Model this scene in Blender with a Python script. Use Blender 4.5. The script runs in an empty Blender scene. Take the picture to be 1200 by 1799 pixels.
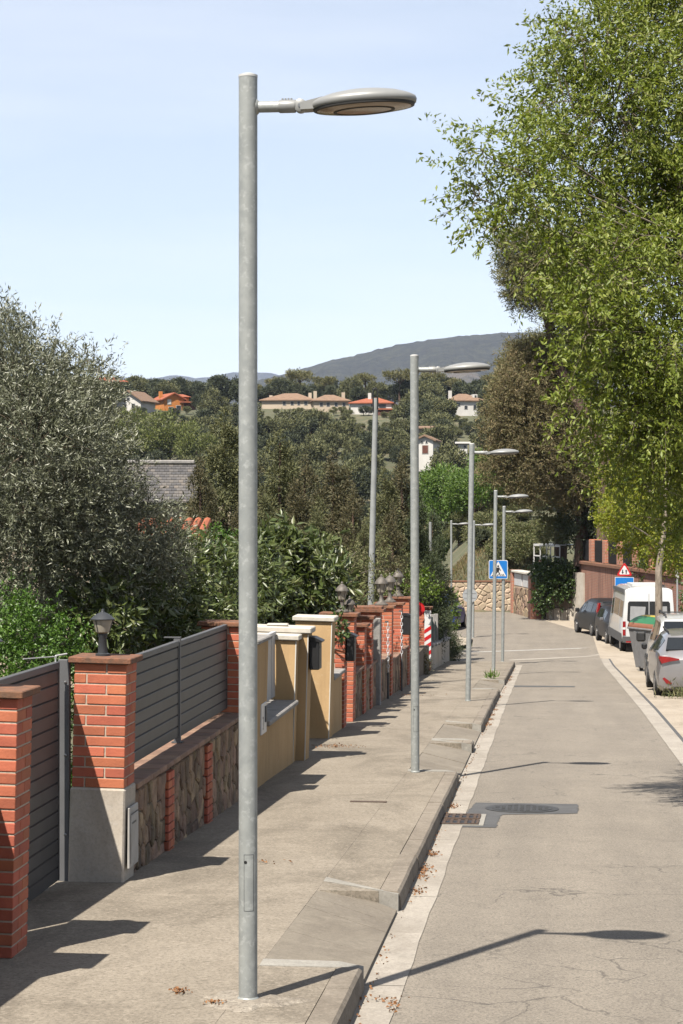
import bpy, math, random
import numpy as np
from mathutils import Vector, Matrix, noise as mnoise

# ------------------------------------------------------------------ camera, sky, sun, exposure
R = math.radians
scene = bpy.context.scene
COL = scene.collection
F, TH, CZ = 3498.0, R(5.96), 2.24
SN, CS = math.sin(TH), math.cos(TH)
cam_d = bpy.data.cameras.new('camera'); cam = bpy.data.objects.new('camera', cam_d); COL.objects.link(cam)
cam.location = (0, 0, CZ); cam.rotation_euler = (R(90), 0, TH)
cam_d.sensor_fit = 'VERTICAL'; cam_d.sensor_height = 36; cam_d.sensor_width = 24; cam_d.lens = 70
cam_d.clip_start = 0.1; cam_d.clip_end = 60000
scene.camera = cam

SUN = Vector((-1.503, -3.07, 5.07)).normalized()
SUN_EL = math.asin(SUN.z); SUN_AZ = math.atan2(SUN.x, SUN.y)
world = bpy.data.worlds.new('World'); scene.world = world; world.use_nodes = True
wn = world.node_tree; wn.nodes.clear()
w_out = wn.nodes.new('ShaderNodeOutputWorld'); w_bg = wn.nodes.new('ShaderNodeBackground')
w_sky = wn.nodes.new('ShaderNodeTexSky'); w_sky.sky_type = 'NISHITA'; w_sky.sun_disc = False
w_sky.sun_elevation = SUN_EL; w_sky.sun_rotation = SUN_AZ
w_sky.altitude = 200; w_sky.air_density = 1.0; w_sky.dust_density = 0.3; w_sky.ozone_density = 1.0
w_bg.inputs['Strength'].default_value = 0.05
# thin high cirrus: broad streaks of white mixed into the sky colour
w_tc = wn.nodes.new('ShaderNodeTexCoord'); w_map = wn.nodes.new('ShaderNodeMapping'); w_map.inputs['Scale'].default_value = (1.2, 1.2, 9)
w_map.inputs['Rotation'].default_value = (0.12, 0.05, 0)
w_nz = wn.nodes.new('ShaderNodeTexNoise'); w_nz.inputs['Scale'].default_value = 2.2; w_nz.inputs['Detail'].default_value = 6
w_rp = wn.nodes.new('ShaderNodeMapRange'); w_rp.inputs['From Min'].default_value = .38; w_rp.inputs['From Max'].default_value = .75
w_rp.inputs['To Min'].default_value = .38; w_rp.inputs['To Max'].default_value = .62
w_mix = wn.nodes.new('ShaderNodeMix'); w_mix.data_type = 'RGBA'; w_mix.inputs['B'].default_value = (7.9, 8.05, 8.5, 1)
wn.links.new(w_tc.outputs['Generated'], w_map.inputs['Vector']); wn.links.new(w_map.outputs['Vector'], w_nz.inputs['Vector'])
wn.links.new(w_nz.outputs['Fac'], w_rp.inputs['Value']); wn.links.new(w_rp.outputs['Result'], w_mix.inputs['Factor'])
wn.links.new(w_sky.outputs['Color'], w_mix.inputs['A']); wn.links.new(w_mix.outputs['Result'], w_bg.inputs['Color'])
wn.links.new(w_bg.outputs['Background'], w_out.inputs['Surface'])

sun_d = bpy.data.lights.new('sun', 'SUN'); sun_d.energy = 5.0; sun_d.angle = R(.53); sun_d.color = (1, .93, .83)
sun = bpy.data.objects.new('sun', sun_d); COL.objects.link(sun)
sun.rotation_euler = (-SUN).to_track_quat('-Z', 'Y').to_euler(); sun.location = SUN * 60

vs = scene.view_settings; vs.view_transform = 'Standard'; vs.look = 'None'; vs.gamma = 1; vs.exposure = 1.5; vs.use_curve_mapping = False
scene.render.engine = 'CYCLES'
cy = scene.cycles
cy.max_bounces = 6; cy.diffuse_bounces = 3; cy.glossy_bounces = 2; cy.transmission_bounces = 4; cy.volume_bounces = 0; cy.transparent_max_bounces = 8
cy.use_denoising = True
random.seed(5)
rng = np.random.default_rng(7)

# ------------------------------------------------------------------ geometry of the place
# street runs along +Y and falls away from the camera; these are heights of the left pavement along it
PROFILE = [(-30, 1.1), (0, 0), (10.65, -.397), (23.86, -.880), (38.75, -1.43), (55.49, -2.16), (64.26, -2.55), (74, -2.80), (85.4, -3.0), (140, -3.11), (400, -3.2)]
def zg(y):
    if y <= PROFILE[0][0]: return PROFILE[0][1]
    for (a, za), (b, zb) in zip(PROFILE, PROFILE[1:]):
        if y <= b: return za + (zb - za) * (y - a) / (b - a)
    return PROFILE[-1][1]
def zr(y): return zg(y) - .14
def W(px, py, d):        # a point of the photograph's frame at distance d
    xr = (px - 600) / F * d
    return Vector((xr * CS - d * SN, d * CS + xr * SN, CZ + (900 - py) / F * d))

# ------------------------------------------------------------------ helpers
def link(o, parent=None):
    COL.objects.link(o)
    if parent is not None: o.parent = parent
    return o
def tag(o, label=None, cat=None, group=None, kind=None):
    for k, v in (('label', label), ('category', cat), ('group', group), ('kind', kind)):
        if v: o[k] = v
    return o
def thing(name, label, cat, loc=(0, 0, 0), rz=0, group=None, kind=None, rot=None):
    o = bpy.data.objects.new(name, None); o.empty_display_size = .2; link(o)
    o.location = loc; o.rotation_euler = rot if rot else (0, 0, rz)
    return tag(o, label, cat, group, kind)
def copy_tree(o, parent=None):
    c = o.copy(); COL.objects.link(c); c.parent = parent
    for ch in list(o.children): copy_tree(ch, c)
    return c

class MB:
    def __init__(s): s.v = []; s.f = []; s.mi = []; s.cur = 0
    def add(s, vs_, fs_):
        n = len(s.v); s.v.extend(vs_); s.f.extend([tuple(i + n for i in f) for f in fs_]); s.mi.extend([s.cur] * len(fs_)); return s
    def box(s, x0, x1, y0, y1, z0, z1):
        return s.add([(x0, y0, z0), (x1, y0, z0), (x1, y1, z0), (x0, y1, z0), (x0, y0, z1), (x1, y0, z1), (x1, y1, z1), (x0, y1, z1)],
                     [(0, 3, 2, 1), (4, 5, 6, 7), (0, 1, 5, 4), (1, 2, 6, 5), (2, 3, 7, 6), (3, 0, 4, 7)])
    def cbox(s, x0, x1, y0, y1, z0, z1, c=.004):   # chamfered box
        vs_ = []; X, Y, Z = (x0, x1), (y0, y1), (z0, z1); idx = {}
        for i in (0, 1):
            for j in (0, 1):
                for k in (0, 1):
                    sx, sy, sz = (1, -1)[i] * c, (1, -1)[j] * c, (1, -1)[k] * c
                    for a, p in (('x', (X[i], Y[j] + sy, Z[k] + sz)), ('y', (X[i] + sx, Y[j], Z[k] + sz)), ('z', (X[i] + sx, Y[j] + sy, Z[k]))):
                        idx[(i, j, k, a)] = len(vs_); vs_.append(p)
        I = lambda i, j, k, a: idx[(i, j, k, a)]
        fs_ = []
        for i in (0, 1):
            q = [I(i, 0, 0, 'x'), I(i, 1, 0, 'x'), I(i, 1, 1, 'x'), I(i, 0, 1, 'x')]; fs_.append(tuple(q if i else q[::-1]))
            q = [I(0, i, 0, 'y'), I(1, i, 0, 'y'), I(1, i, 1, 'y'), I(0, i, 1, 'y')]; fs_.append(tuple(q[::-1] if i else q))
            q = [I(0, 0, i, 'z'), I(1, 0, i, 'z'), I(1, 1, i, 'z'), I(0, 1, i, 'z')]; fs_.append(tuple(q if i else q[::-1]))
        for a in (0, 1):
            for b in (0, 1):
                fs_.append((I(a, b, 0, 'x'), I(a, b, 1, 'x'), I(a, b, 1, 'y'), I(a, b, 0, 'y')))
                fs_.append((I(a, 0, b, 'x'), I(a, 1, b, 'x'), I(a, 1, b, 'z'), I(a, 0, b, 'z')))
                fs_.append((I(0, a, b, 'y'), I(1, a, b, 'y'), I(1, a, b, 'z'), I(0, a, b, 'z')))
        for i in (0, 1):
            for j in (0, 1):
                for k in (0, 1): fs_.append((I(i, j, k, 'x'), I(i, j, k, 'y'), I(i, j, k, 'z')))
        return s.add(vs_, fs_)
    def tube(s, pts, rad, n=8, cap=True):
        pts = [Vector(p) for p in pts]; m = len(pts)
        if not hasattr(rad, '__len__'): rad = [rad] * m
        vs_ = []; prev = None
        for i, p in enumerate(pts):
            t = (pts[min(i + 1, m - 1)] - pts[max(i - 1, 0)])
            t = t.normalized() if t.length > 1e-9 else Vector((0, 0, 1))
            a = (prev - t * prev.dot(t)) if prev is not None else t.orthogonal()
            if a.length < 1e-6: a = t.orthogonal()
            a.normalize(); prev = a; b = t.cross(a)
            for k in range(n):
                w = 2 * math.pi * k / n; vs_.append(tuple(p + (a * math.cos(w) + b * math.sin(w)) * rad[i]))
        fs_ = [(i * n + k, i * n + (k + 1) % n, (i + 1) * n + (k + 1) % n, (i + 1) * n + k) for i in range(m - 1) for k in range(n)]
        if cap: fs_ += [tuple(range(n))[::-1], tuple((m - 1) * n + k for k in range(n))]
        return s.add(vs_, fs_)
    def lathe(s, prof, n=16, c=(0, 0, 0), sy=1.0, ph=0.0, cap=True):   # profile of (r, z)
        vs_ = []; m = len(prof)
        for r, z in prof:
            for k in range(n):
                w = 2 * math.pi * k / n + ph; vs_.append((c[0] + r * math.cos(w), c[1] + r * math.sin(w) * sy, c[2] + z))
        fs_ = [(i * n + k, i * n + (k + 1) % n, (i + 1) * n + (k + 1) % n, (i + 1) * n + k) for i in range(m - 1) for k in range(n)]
        if cap: fs_ += [tuple(range(n))[::-1], tuple((m - 1) * n + k for k in range(n))]
        return s.add(vs_, fs_)
    def prism(s, poly, axis, a0, a1):   # polygon in the two other axes, extruded along axis
        n = len(poly)
        def mk(p, a): return (a, p[0], p[1]) if axis == 'x' else (p[0], a, p[1]) if axis == 'y' else (p[0], p[1], a)
        vs_ = [mk(p, a0) for p in poly] + [mk(p, a1) for p in poly]
        return s.add(vs_, [tuple(range(n))[::-1], tuple(range(n, 2 * n))] + [(k, (k + 1) % n, n + (k + 1) % n, n + k) for k in range(n)])
    def mesh(s, name, mats, smooth=False, sharp=None, fix=True):
        me = bpy.data.meshes.new(name); me.from_pydata([tuple(v) for v in s.v], [], s.f)
        for m in (mats if isinstance(mats, (list, tuple)) else [mats]): me.materials.append(m)
        if any(s.mi): me.polygons.foreach_set('material_index', s.mi)
        if fix:
            import bmesh
            bm = bmesh.new(); bm.from_mesh(me); bmesh.ops.recalc_face_normals(bm, faces=bm.faces); bm.to_mesh(me); bm.free()
        if smooth:
            me.shade_smooth(); me.set_sharp_from_angle(angle=R(sharp or 35))
        me.update(); return me
    def build(s, name, mats, parent=None, smooth=False, loc=None, rot=None, sharp=None):
        o = bpy.data.objects.new(name, s.mesh(name, mats, smooth, sharp))
        link(o, parent)
        if loc is not None: o.location = loc
        if rot is not None: o.rotation_euler = rot
        return o

# ------------------------------------------------------------------ materials
ALB = .5     # colours below are noted about twice as bright as the real surfaces; the photograph is exposed for them
def alb(c): return tuple(x * ALB for x in c[:3])
def newmat(name):
    m = bpy.data.materials.new(name); m.use_nodes = True; t = m.node_tree; t.nodes.clear()
    o = t.nodes.new('ShaderNodeOutputMaterial'); b = t.nodes.new('ShaderNodeBsdfPrincipled'); t.links.new(b.outputs[0], o.inputs[0])
    return m, t, b
class NT:
    def __init__(s, t): s.t = t
    def n(s, ty, **kw):
        x = s.t.nodes.new('ShaderNode' + ty)
        for k, v in kw.items():
            if k in x.inputs: x.inputs[k].default_value = v
            else: setattr(x, k, v)
        return x
    def l(s, a, b): s.t.links.new(a, b)
    def pos(s, scale=(1, 1, 1), rot=(0, 0, 0)):
        g = s.n('NewGeometry'); m = s.n('Mapping'); m.inputs['Scale'].default_value = scale; m.inputs['Rotation'].default_value = rot
        s.l(g.outputs['Position'], m.inputs['Vector']); return m.outputs['Vector']
    def noise(s, vec, scale, detail=5, rough=.55, dist=0):
        x = s.n('TexNoise'); x.inputs['Scale'].default_value = scale; x.inputs['Detail'].default_value = detail; x.inputs['Roughness'].default_value = rough; x.inputs['Distortion'].default_value = dist
        s.l(vec, x.inputs['Vector']); return x.outputs['Fac']
    def ramp(s, fac, stops):
        x = s.n('ValToRGB'); cr = x.color_ramp
        while len(cr.elements) < len(stops): cr.elements.new(.5)
        for e, (p, c) in zip(cr.elements, stops): e.position = p; e.color = (*alb(c), 1)
        s.l(fac, x.inputs['Fac']); return x.outputs['Color']
    def mix(s, fac, a, b, mode='MIX'):
        x = s.n('Mix'); x.data_type = 'RGBA'; x.blend_type = mode
        for k, v in (('Factor', fac), ('A', a), ('B', b)):
            if isinstance(v, (int, float)): x.inputs[k].default_value = v
            elif isinstance(v, tuple): x.inputs[k].default_value = (*alb(v), 1)
            else: s.l(v, x.inputs[k])
        return x.outputs['Result']
    def mr(s, v, a, b, c=0, d=1):
        x = s.n('MapRange'); s.l(v, x.inputs['Value'])
        for k, q in (('From Min', a), ('From Max', b), ('To Min', c), ('To Max', d)): x.inputs[k].default_value = q
        return x.outputs['Result']
    def bump(s, h, strength, dist, b):
        x = s.n('Bump'); x.inputs['Strength'].default_value = strength; x.inputs['Distance'].default_value = dist
        s.l(h, x.inputs['Height']); s.l(x.outputs['Normal'], b.inputs['Normal'])
def pm(name, c1, c2=None, scale=4, rough=.85, metal=0, bump=0, bscale=60, bdist=.01, stretch=(1, 1, 1), rnd=0, spec=.35, speck=0, coat=0):
    m, t, b = newmat(name); N = NT(t)
    b.inputs['Roughness'].default_value = rough; b.inputs['Metallic'].default_value = metal; b.inputs['Specular IOR Level'].default_value = spec
    if coat: b.inputs['Coat Weight'].default_value = coat; b.inputs['Coat Roughness'].default_value = .06
    v = N.pos(stretch)
    c2 = c2 or tuple(x * .8 for x in c1)
    col = N.ramp(N.noise(v, scale), [(.36, c1), (.64, c2)])
    if speck:
        f = N.noise(v, bscale * 1.7, 2); col = N.mix(N.mr(f, .3, .7, 0, speck), col, tuple(min(1, x * .35) for x in c1))
    if rnd:
        oi = N.n('ObjectInfo'); h = N.n('HueSaturation'); N.l(col, h.inputs['Color'])
        N.l(N.mr(oi.outputs['Random'], 0, 1, 1 - rnd, 1 + rnd * .7), h.inputs['Value'])
        mlt = N.n('Math', operation='MULTIPLY'); N.l(oi.outputs['Random'], mlt.inputs[0]); mlt.inputs[1].default_value = 7.31
        fr = N.n('Math', operation='FRACT'); N.l(mlt.outputs[0], fr.inputs[0])
        N.l(N.mr(fr.outputs[0], 0, 1, .5 - rnd * .035, .5 + rnd * .035), h.inputs['Hue']); col = h.outputs['Color']
    N.l(col, b.inputs['Base Color'])
    if bump: N.bump(N.noise(v, bscale, 4), bump, bdist, b)
    return m
def leafm(name, cols, trans=.3, rough=.5, spec=.35):
    m, t, b = newmat(name); N = NT(t)
    g = N.n('NewGeometry')
    k = len(cols); col = N.ramp(g.outputs['Random Per Island'], [(i / max(1, k - 1), c) for i, c in enumerate(cols)])
    N.l(col, b.inputs['Base Color']); b.inputs['Roughness'].default_value = rough; b.inputs['Specular IOR Level'].default_value = spec
    tr = N.n('BsdfTranslucent'); hs = N.n('HueSaturation'); hs.inputs['Saturation'].default_value = 1.1; hs.inputs['Value'].default_value = 1.25
    N.l(col, hs.inputs['Color']); N.l(hs.outputs['Color'], tr.inputs['Color'])
    mx = N.n('MixShader'); mx.inputs[0].default_value = trans
    N.l(b.outputs[0], mx.inputs[1]); N.l(tr.outputs[0], mx.inputs[2])
    o = [x for x in t.nodes if x.type == 'OUTPUT_MATERIAL'][0]; N.l(mx.outputs[0], o.inputs[0])
    return m
def glassy(name, c=(.012, .014, .016), rough=.08):
    m, t, b = newmat(name); b.inputs['Base Color'].default_value = (*c, 1); b.inputs['Roughness'].default_value = rough; b.inputs['Specular IOR Level'].default_value = .35
    return m

M = {}
# asphalt: pale worn aggregate, blotches, fine cracks
m, t, b = newmat('asphalt'); N = NT(t); v = N.pos()
base = N.ramp(N.noise(v, .7, 6), [(.3, (.34, .298, .243)), (.7, (.278, .243, .199))])
vl = N.pos((1.6, .12, 1)); base = N.mix(N.mr(N.noise(vl, 1.3, 4), .35, .75, 0, .45), base, (.185, .162, .135))
base = N.mix(N.mr(N.noise(v, 4.5, 5, .7), .5, .75, 0, .4), base, (.16, .14, .118))
base = N.mix(N.mr(N.noise(v, 60, 3, .8), .46, .66, 0, .75), base, (.085, .076, .066))
base = N.mix(N.mr(N.noise(v, 48, 3, .8), .54, .70, 0, .7), base, (.43, .385, .32))
vo = N.n('TexVoronoi', feature='DISTANCE_TO_EDGE'); vo.inputs['Scale'].default_value = 1.15
nz = N.n('TexNoise'); nz.inputs['Scale'].default_value = 2.3; nz.inputs['Detail'].default_value = 6; N.l(v, nz.inputs['Vector'])
mv = N.n('Mix'); mv.data_type = 'RGBA'; mv.blend_type = 'ADD'; mv.inputs['Factor'].default_value = .55; N.l(v, mv.inputs['A']); N.l(nz.outputs['Color'], mv.inputs['B'])
N.l(mv.outputs['Result'], vo.inputs['Vector'])
crack = N.mr(vo.outputs['Distance'], 0, .014, 1, 0)
cm = N.n('Math', operation='MULTIPLY'); N.l(crack, cm.inputs[0]); N.l(N.mr(N.noise(v, .6, 3), .50, .60, 0, .75), cm.inputs[1])
base = N.mix(cm.outputs[0], base, (.06, .055, .05))
N.l(base, b.inputs['Base Color']); b.inputs['Roughness'].default_value = .9; b.inputs['Specular IOR Level'].default_value = .25
N.bump(N.noise(v, 130, 3, .7), .55, .006, b); M['asphalt'] = m
# poured pavement concrete: weathered, stained, grainy
def concrete(name, c1, c2, dark, speck=.55, scale=1.1, bump=.5):
    m, t, b = newmat(name); N = NT(t); v = N.pos()
    c = N.ramp(N.noise(v, scale, 7, .62), [(.32, c1), (.68, c2)])
    v2 = N.pos((1.0, .45, 1)); c = N.mix(N.mr(N.noise(v2, 1.1, 7, .68, .8), .46, .66, 0, .8), c, dark); c = N.mix(N.mr(N.noise(N.pos((.6, 2.2, 1)), 1.7, 6, .7), .55, .72, 0, .55), c, tuple(min(.75, x * 1.3) for x in c1))
    c = N.mix(N.mr(N.noise(v, 45, 4, .8), .47, .66, 0, speck * 1.35), c, tuple(x * .36 for x in c2))
    c = N.mix(N.mr(N.noise(v, 27, 4, .8), .53, .70, 0, speck * 1.1), c, tuple(min(.7, x * 1.45) for x in c1))
    c = N.mix(N.mr(N.noise(v, 7, 5, .7), .52, .72, 0, .45), c, tuple(x * .6 for x in c2))
    N.l(c, b.inputs['Base Color']); b.inputs['Roughness'].default_value = .92; b.inputs['Specular IOR Level'].default_value = .2
    N.bump(N.noise(v, 85, 4, .7), bump, .006, b); return m
M['pavement'] = concrete('pavement_concrete', (.365, .318, .256), (.298, .257, .203), (.17, .144, .112))
M['kerb'] = concrete('kerb_concrete', (.345, .30, .245), (.27, .23, .185), (.17, .145, .115), .35, 2)
M['gutter'] = concrete('gutter_concrete', (.47, .43, .37), (.40, .36, .31), (.30, .265, .22), .3, 1.4, .3)
M['ramp'] = concrete('ramp_concrete', (.30, .265, .215), (.255, .222, .178), (.20, .172, .14), .25, 1.6, .25)
M['footing'] = concrete('footing_cement', (.43, .385, .32), (.34, .295, .24), (.20, .17, .135), .6, 5, .8)
M['newcement'] = concrete('fresh_cement', (.40, .38, .34), (.34, .325, .29), (.27, .255, .225), .25, 3, .3)
M['parking'] = concrete('parking_concrete', (.50, .435, .35), (.43, .365, .285), (.33, .275, .21), .25, .6, .3)
M['patch'] = pm('asphalt_patch', (.125, .125, .125), (.095, .095, .098), 4, .85, bump=.5, bscale=120, bdist=.004, speck=.35)
M['iron'] = pm('cast_iron', (.085, .085, .085), (.055, .054, .052), 9, .6, .3, bump=.5, bscale=80, bdist=.003)
M['rust'] = pm('rusty_iron', (.13, .085, .06), (.085, .06, .045), 20, .8, .2, bump=.4)
M['galv'] = None
m, t, b = newmat('galvanised_steel'); N = NT(t); v = N.pos()
c = N.ramp(N.noise(v, 9, 5, .6), [(.3, (.42, .44, .425)), (.7, (.32, .34, .332))])
vv = N.n('TexVoronoi'); vv.inputs['Scale'].default_value = 17; nzz = N.n('TexNoise'); nzz.inputs['Scale'].default_value = 30; N.l(v, nzz.inputs['Vector'])
mvv = N.n('Mix'); mvv.data_type = 'RGBA'; mvv.blend_type = 'ADD'; mvv.inputs['Factor'].default_value = .12; N.l(v, mvv.inputs['A']); N.l(nzz.outputs['Color'], mvv.inputs['B']); N.l(mvv.outputs['Result'], vv.inputs['Vector'])
c = N.mix(N.mr(vv.outputs['Distance'], .10, .40, .6, 0), c, (.54, .56, .545))
c = N.mix(N.mr(N.noise(v, 16, 3), .52, .66, 0, .5), c, (.28, .30, .30))
N.l(c, b.inputs['Base Color']); b.inputs['Metallic'].default_value = .18; b.inputs['Roughness'].default_value = .5; b.inputs['Specular IOR Level'].default_value = .4; M['galv'] = m
M['lampgrey'] = pm('lamp_paint_grey', (.34, .345, .335), (.30, .305, .30), 6, .42, .1)
M['lampdark'] = pm('lamp_gasket_dark', (.03, .03, .03), (.04, .04, .04), 6, .6)
M['lampglass'] = pm('lamp_lens', (.36, .27, .18), (.29, .21, .14), 5, .16, spec=.5)
M['white_plastic'] = pm('white_plastic', (.72, .72, .70), (.66, .66, .64), 6, .45)
M['steelbolt'] = pm('bolt_steel', (.45, .45, .45), (.3, .3, .3), 40, .35, .8)
M['brick'] = pm('terracotta_brick', (.60, .175, .092), (.49, .14, .075), 9, .85, rnd=.2, bump=.5, bscale=70, bdist=.004, speck=.12)
M['brick_far'] = None
m, t, b = newmat('brick_courses_far'); N = NT(t); v = N.pos()
br = N.n('TexBrick'); br.inputs['Scale'].default_value = 1; br.inputs['Brick Width'].default_value = .28; br.inputs['Row Height'].default_value = .0725; br.inputs['Mortar Size'].default_value = .011
br.inputs['Color1'].default_value = (.27, .082, .038, 1); br.inputs['Color2'].default_value = (.215, .062, .03, 1); br.inputs['Mortar'].default_value = (.22, .175, .135, 1)
sx = N.n('SeparateXYZ'); N.l(v, sx.inputs[0]); cx = N.n('CombineXYZ'); ad = N.n('Math', operation='ADD'); N.l(sx.outputs[0], ad.inputs[0]); N.l(sx.outputs[1], ad.inputs[1]); N.l(ad.outputs[0], cx.inputs[0]); N.l(sx.outputs[2], cx.inputs[1])
N.l(cx.outputs[0], br.inputs['Vector']); c = N.mix(N.mr(N.noise(v, 3, 5), .4, .7, 0, .35), br.outputs['Color'], (.22, .085, .05)); N.l(c, b.inputs['Base Color']); b.inputs['Roughness'].default_value = .9
N.bump(br.outputs['Fac'], -.5, .01, b); M['brick_far'] = m
M['mortar'] = pm('mortar', (.60, .50, .40), (.50, .41, .32), 20, .95, bump=.4)
M['cap'] = pm('terracotta_cap', (.33, .14, .075), (.17, .095, .06), 14, .9, bump=.5, bscale=50, rnd=.12, speck=.25)
M['coping'] = pm('coping_tile', (.36, .22, .15), (.24, .15, .105), 7, .85, bump=.4, bscale=40, rnd=.2, speck=.2)
M['plinth'] = concrete('plinth_render', (.64, .58, .50), (.56, .50, .42), (.44, .38, .31), .2, 2.2, .25)
M['slat'] = pm('graphite_slat', (.105, .10, .098), (.085, .082, .08), 5, .5, .1, rnd=.06, spec=.35)
M['slatframe'] = pm('grey_frame', (.15, .152, .158), (.13, .132, .138), 5, .5, .1)
M['stone'] = pm('wall_stone', (.40, .28, .18), (.22, .155, .11), 6, .95, bump=.9, bscale=16, bdist=.04, rnd=.5)
M['stone_joint'] = pm('stone_joint', (.23, .185, .14), (.16, .13, .10), 14, .95, bump=.6)
M['pale_stone'] = pm('pale_field_stone', (.58, .46, .33), (.48, .37, .26), 3, .92, bump=.5, bscale=14, bdist=.03, rnd=.3)
M['pale_joint'] = pm('pale_joint', (.60, .50, .37), (.52, .43, .31), 5, .95)
M['meter'] = pm('meter_cover', (.52, .50, .47), (.44, .42, .39), 8, .7)
m, t, b = newmat('ochre_roughcast'); N = NT(t); v = N.pos()
c = N.ramp(N.noise(v, 1.6, 6), [(.34, (.68, .47, .25)), (.66, (.58, .39, .20))])
c = N.mix(N.mr(N.noise(N.pos((5, 5, .45)), 1.5, 5, .6), .52, .70, 0, .5), c, (.43, .30, .165))
c = N.mix(N.mr(N.noise(v, 190, 3, .8), .48, .68, 0, .5), c, (.34, .22, .105)); c = N.mix(N.mr(N.noise(v, 5, 6, .7), .60, .74, 0, .5), c, (.74, .58, .37))
N.l(c, b.inputs['Base Color']); b.inputs['Roughness'].default_value = .95; b.inputs['Specular IOR Level'].default_value = .2; N.bump(N.noise(v, 120, 4, .7), .7, .006, b); M['cream'] = m
M['whitecap'] = pm('white_coping_stone', (.70, .66, .58), (.58, .54, .47), 7, .85, bump=.2)
M['greycap'] = pm('grey_coping_stone', (.38, .36, .34), (.27, .26, .245), 9, .9, bump=.5)
M['bead'] = pm('white_corner_bead', (.75, .73, .68), (.68, .66, .6), 9, .6)
M['whitegate'] = pm('white_gate_sheet', (.66, .66, .66), (.58, .59, .6), 3, .45)
M['black'] = pm('black_paint', (.02, .02, .021), (.014, .014, .015), 8, .45)
M['charcoal'] = pm('charcoal_lantern', (.06, .065, .072), (.045, .05, .056), 8, .5, .2)
M['bronze'] = pm('weathered_bronze', (.20, .18, .155), (.125, .11, .095), 18, .65, .3)
M['lantglass'] = pm('frosted_lantern_glass', (.42, .38, .31), (.33, .30, .24), 8, .3, spec=.5)
M['woodpost'] = pm('weathered_wood', (.30, .235, .17), (.19, .145, .105), 10, .9, bump=.5, stretch=(1, 1, .15))
M['bark'] = pm('bark_grey', (.34, .285, .225), (.17, .14, .11), 14, .95, bump=.9, bscale=30, bdist=.02, stretch=(1, 1, .35))
M['bark_pine'] = pm('bark_pine', (.16, .10, .07), (.085, .055, .04), 6, .95, bump=.9, bscale=16, bdist=.05, stretch=(1, 1, .3))
M['twig'] = pm('twig_bark', (.17, .135, .09), (.11, .085, .06), 14, .9)
M['utility'] = pm('utility_pole_grey', (.36, .375, .37), (.29, .305, .30), 5, .7)
M['blue_sign'] = pm('blue_sign', (.015, .21, .66), (.014, .20, .62), 5, .35)
M['white_sign'] = pm('white_sign', (.80, .80, .80), (.75, .75, .75), 5, .35)
M['red_sign'] = pm('red_sign', (.62, .02, .025), (.57, .018, .02), 5, .35)
M['sign_back'] = pm('sign_back', (.50, .52, .53), (.44, .46, .47), 4, .45, .3)
M['paint'] = pm('road_paint', (.66, .65, .62), (.50, .48, .44), 6, .8, speck=.3)
M['green_net'] = pm('green_netting', (.02, .10, .065), (.015, .07, .045), 6, .8)
M['soil'] = pm('garden_soil', (.135, .095, .06), (.085, .075, .04), 1.5, .95, bump=.6, bscale=8, bdist=.05)
M['rubber'] = pm('rubber', (.022, .022, .022), (.03, .03, .03), 10, .85)
M['rim'] = pm('alloy_rim', (.42, .42, .43), (.36, .36, .37), 10, .3, .8)
M['plate'] = pm('number_plate', (.75, .75, .73), (.7, .7, .68), 8, .4)
M['tail'] = pm('tail_light', (.34, .008, .012), (.25, .006, .01), 8, .15, spec=.6)
M['chrome'] = pm('chrome', (.7, .7, .7), (.65, .65, .65), 8, .12, 1)
M['trim'] = pm('black_trim', (.03, .03, .031), (.024, .024, .025), 8, .6)
M['greytrim'] = pm('grey_trim', (.10, .10, .10), (.085, .085, .085), 8, .6)
M['silver'] = pm('silver_car_paint', (.42, .40, .40), (.40, .385, .385), 2, .3, .55, coat=.8)
M['whitecar'] = pm('white_car_paint', (.72, .73, .73), (.68, .69, .69), 2, .3, coat=.8)
M['blackcar'] = pm('black_car_paint', (.018, .018, .02), (.022, .022, .024), 2, .4, spec=.2, coat=.12)
M['bluecar'] = pm('blue_car_paint', (.02, .06, .34), (.018, .055, .30), 2, .4, spec=.2, coat=.1)
M['glass'] = glassy('car_glass')
M['paper'] = pm('sun_blind', (.38, .39, .40), (.33, .34, .35), 9, .8)
M['bingrey'] = pm('recycling_bin_grey', (.26, .26, .265), (.22, .22, .225), 6, .5)
M['bingreen'] = pm('bin_green', (.03, .19, .08), (.028, .165, .07), 6, .45)
M['binyellow'] = pm('bin_yellow', (.62, .45, .03), (.57, .41, .03), 6, .45)
M['binblue'] = pm('bin_blue', (.06, .13, .36), (.055, .12, .32), 6, .45)
M['binbrown'] = pm('bin_brown', (.30, .12, .07), (.27, .11, .06), 6, .5)
M['wall_red'] = None
m, t, b = newmat('weathered_brick_retaining_wall'); N = NT(t); v = N.pos()
br = N.n('TexBrick'); br.inputs['Scale'].default_value = 1; br.inputs['Brick Width'].default_value = .28; br.inputs['Row Height'].default_value = .075; br.inputs['Mortar Size'].default_value = .012
br.inputs['Color1'].default_value = (.185, .066, .038, 1); br.inputs['Color2'].default_value = (.15, .053, .033, 1); br.inputs['Mortar'].default_value = (.165, .11, .08, 1)
sx = N.n('SeparateXYZ'); N.l(v, sx.inputs[0]); cx = N.n('CombineXYZ'); N.l(sx.outputs[1], cx.inputs[0]); N.l(sx.outputs[2], cx.inputs[1]); N.l(cx.outputs[0], br.inputs['Vector'])
vs2 = N.pos((2.2, 2.2, .22)); c = N.mix(N.mr(N.noise(vs2, 1.6, 5), .42, .66, 0, .85), br.outputs['Color'], (.13, .055, .035))
c = N.mix(N.mr(N.noise(vs2, 3.1, 4), .55, .7, 0, .6), c, (.42, .24, .16)); N.l(c, b.inputs['Base Color']); b.inputs['Roughness'].default_value = .95; M['wall_red'] = m
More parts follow.
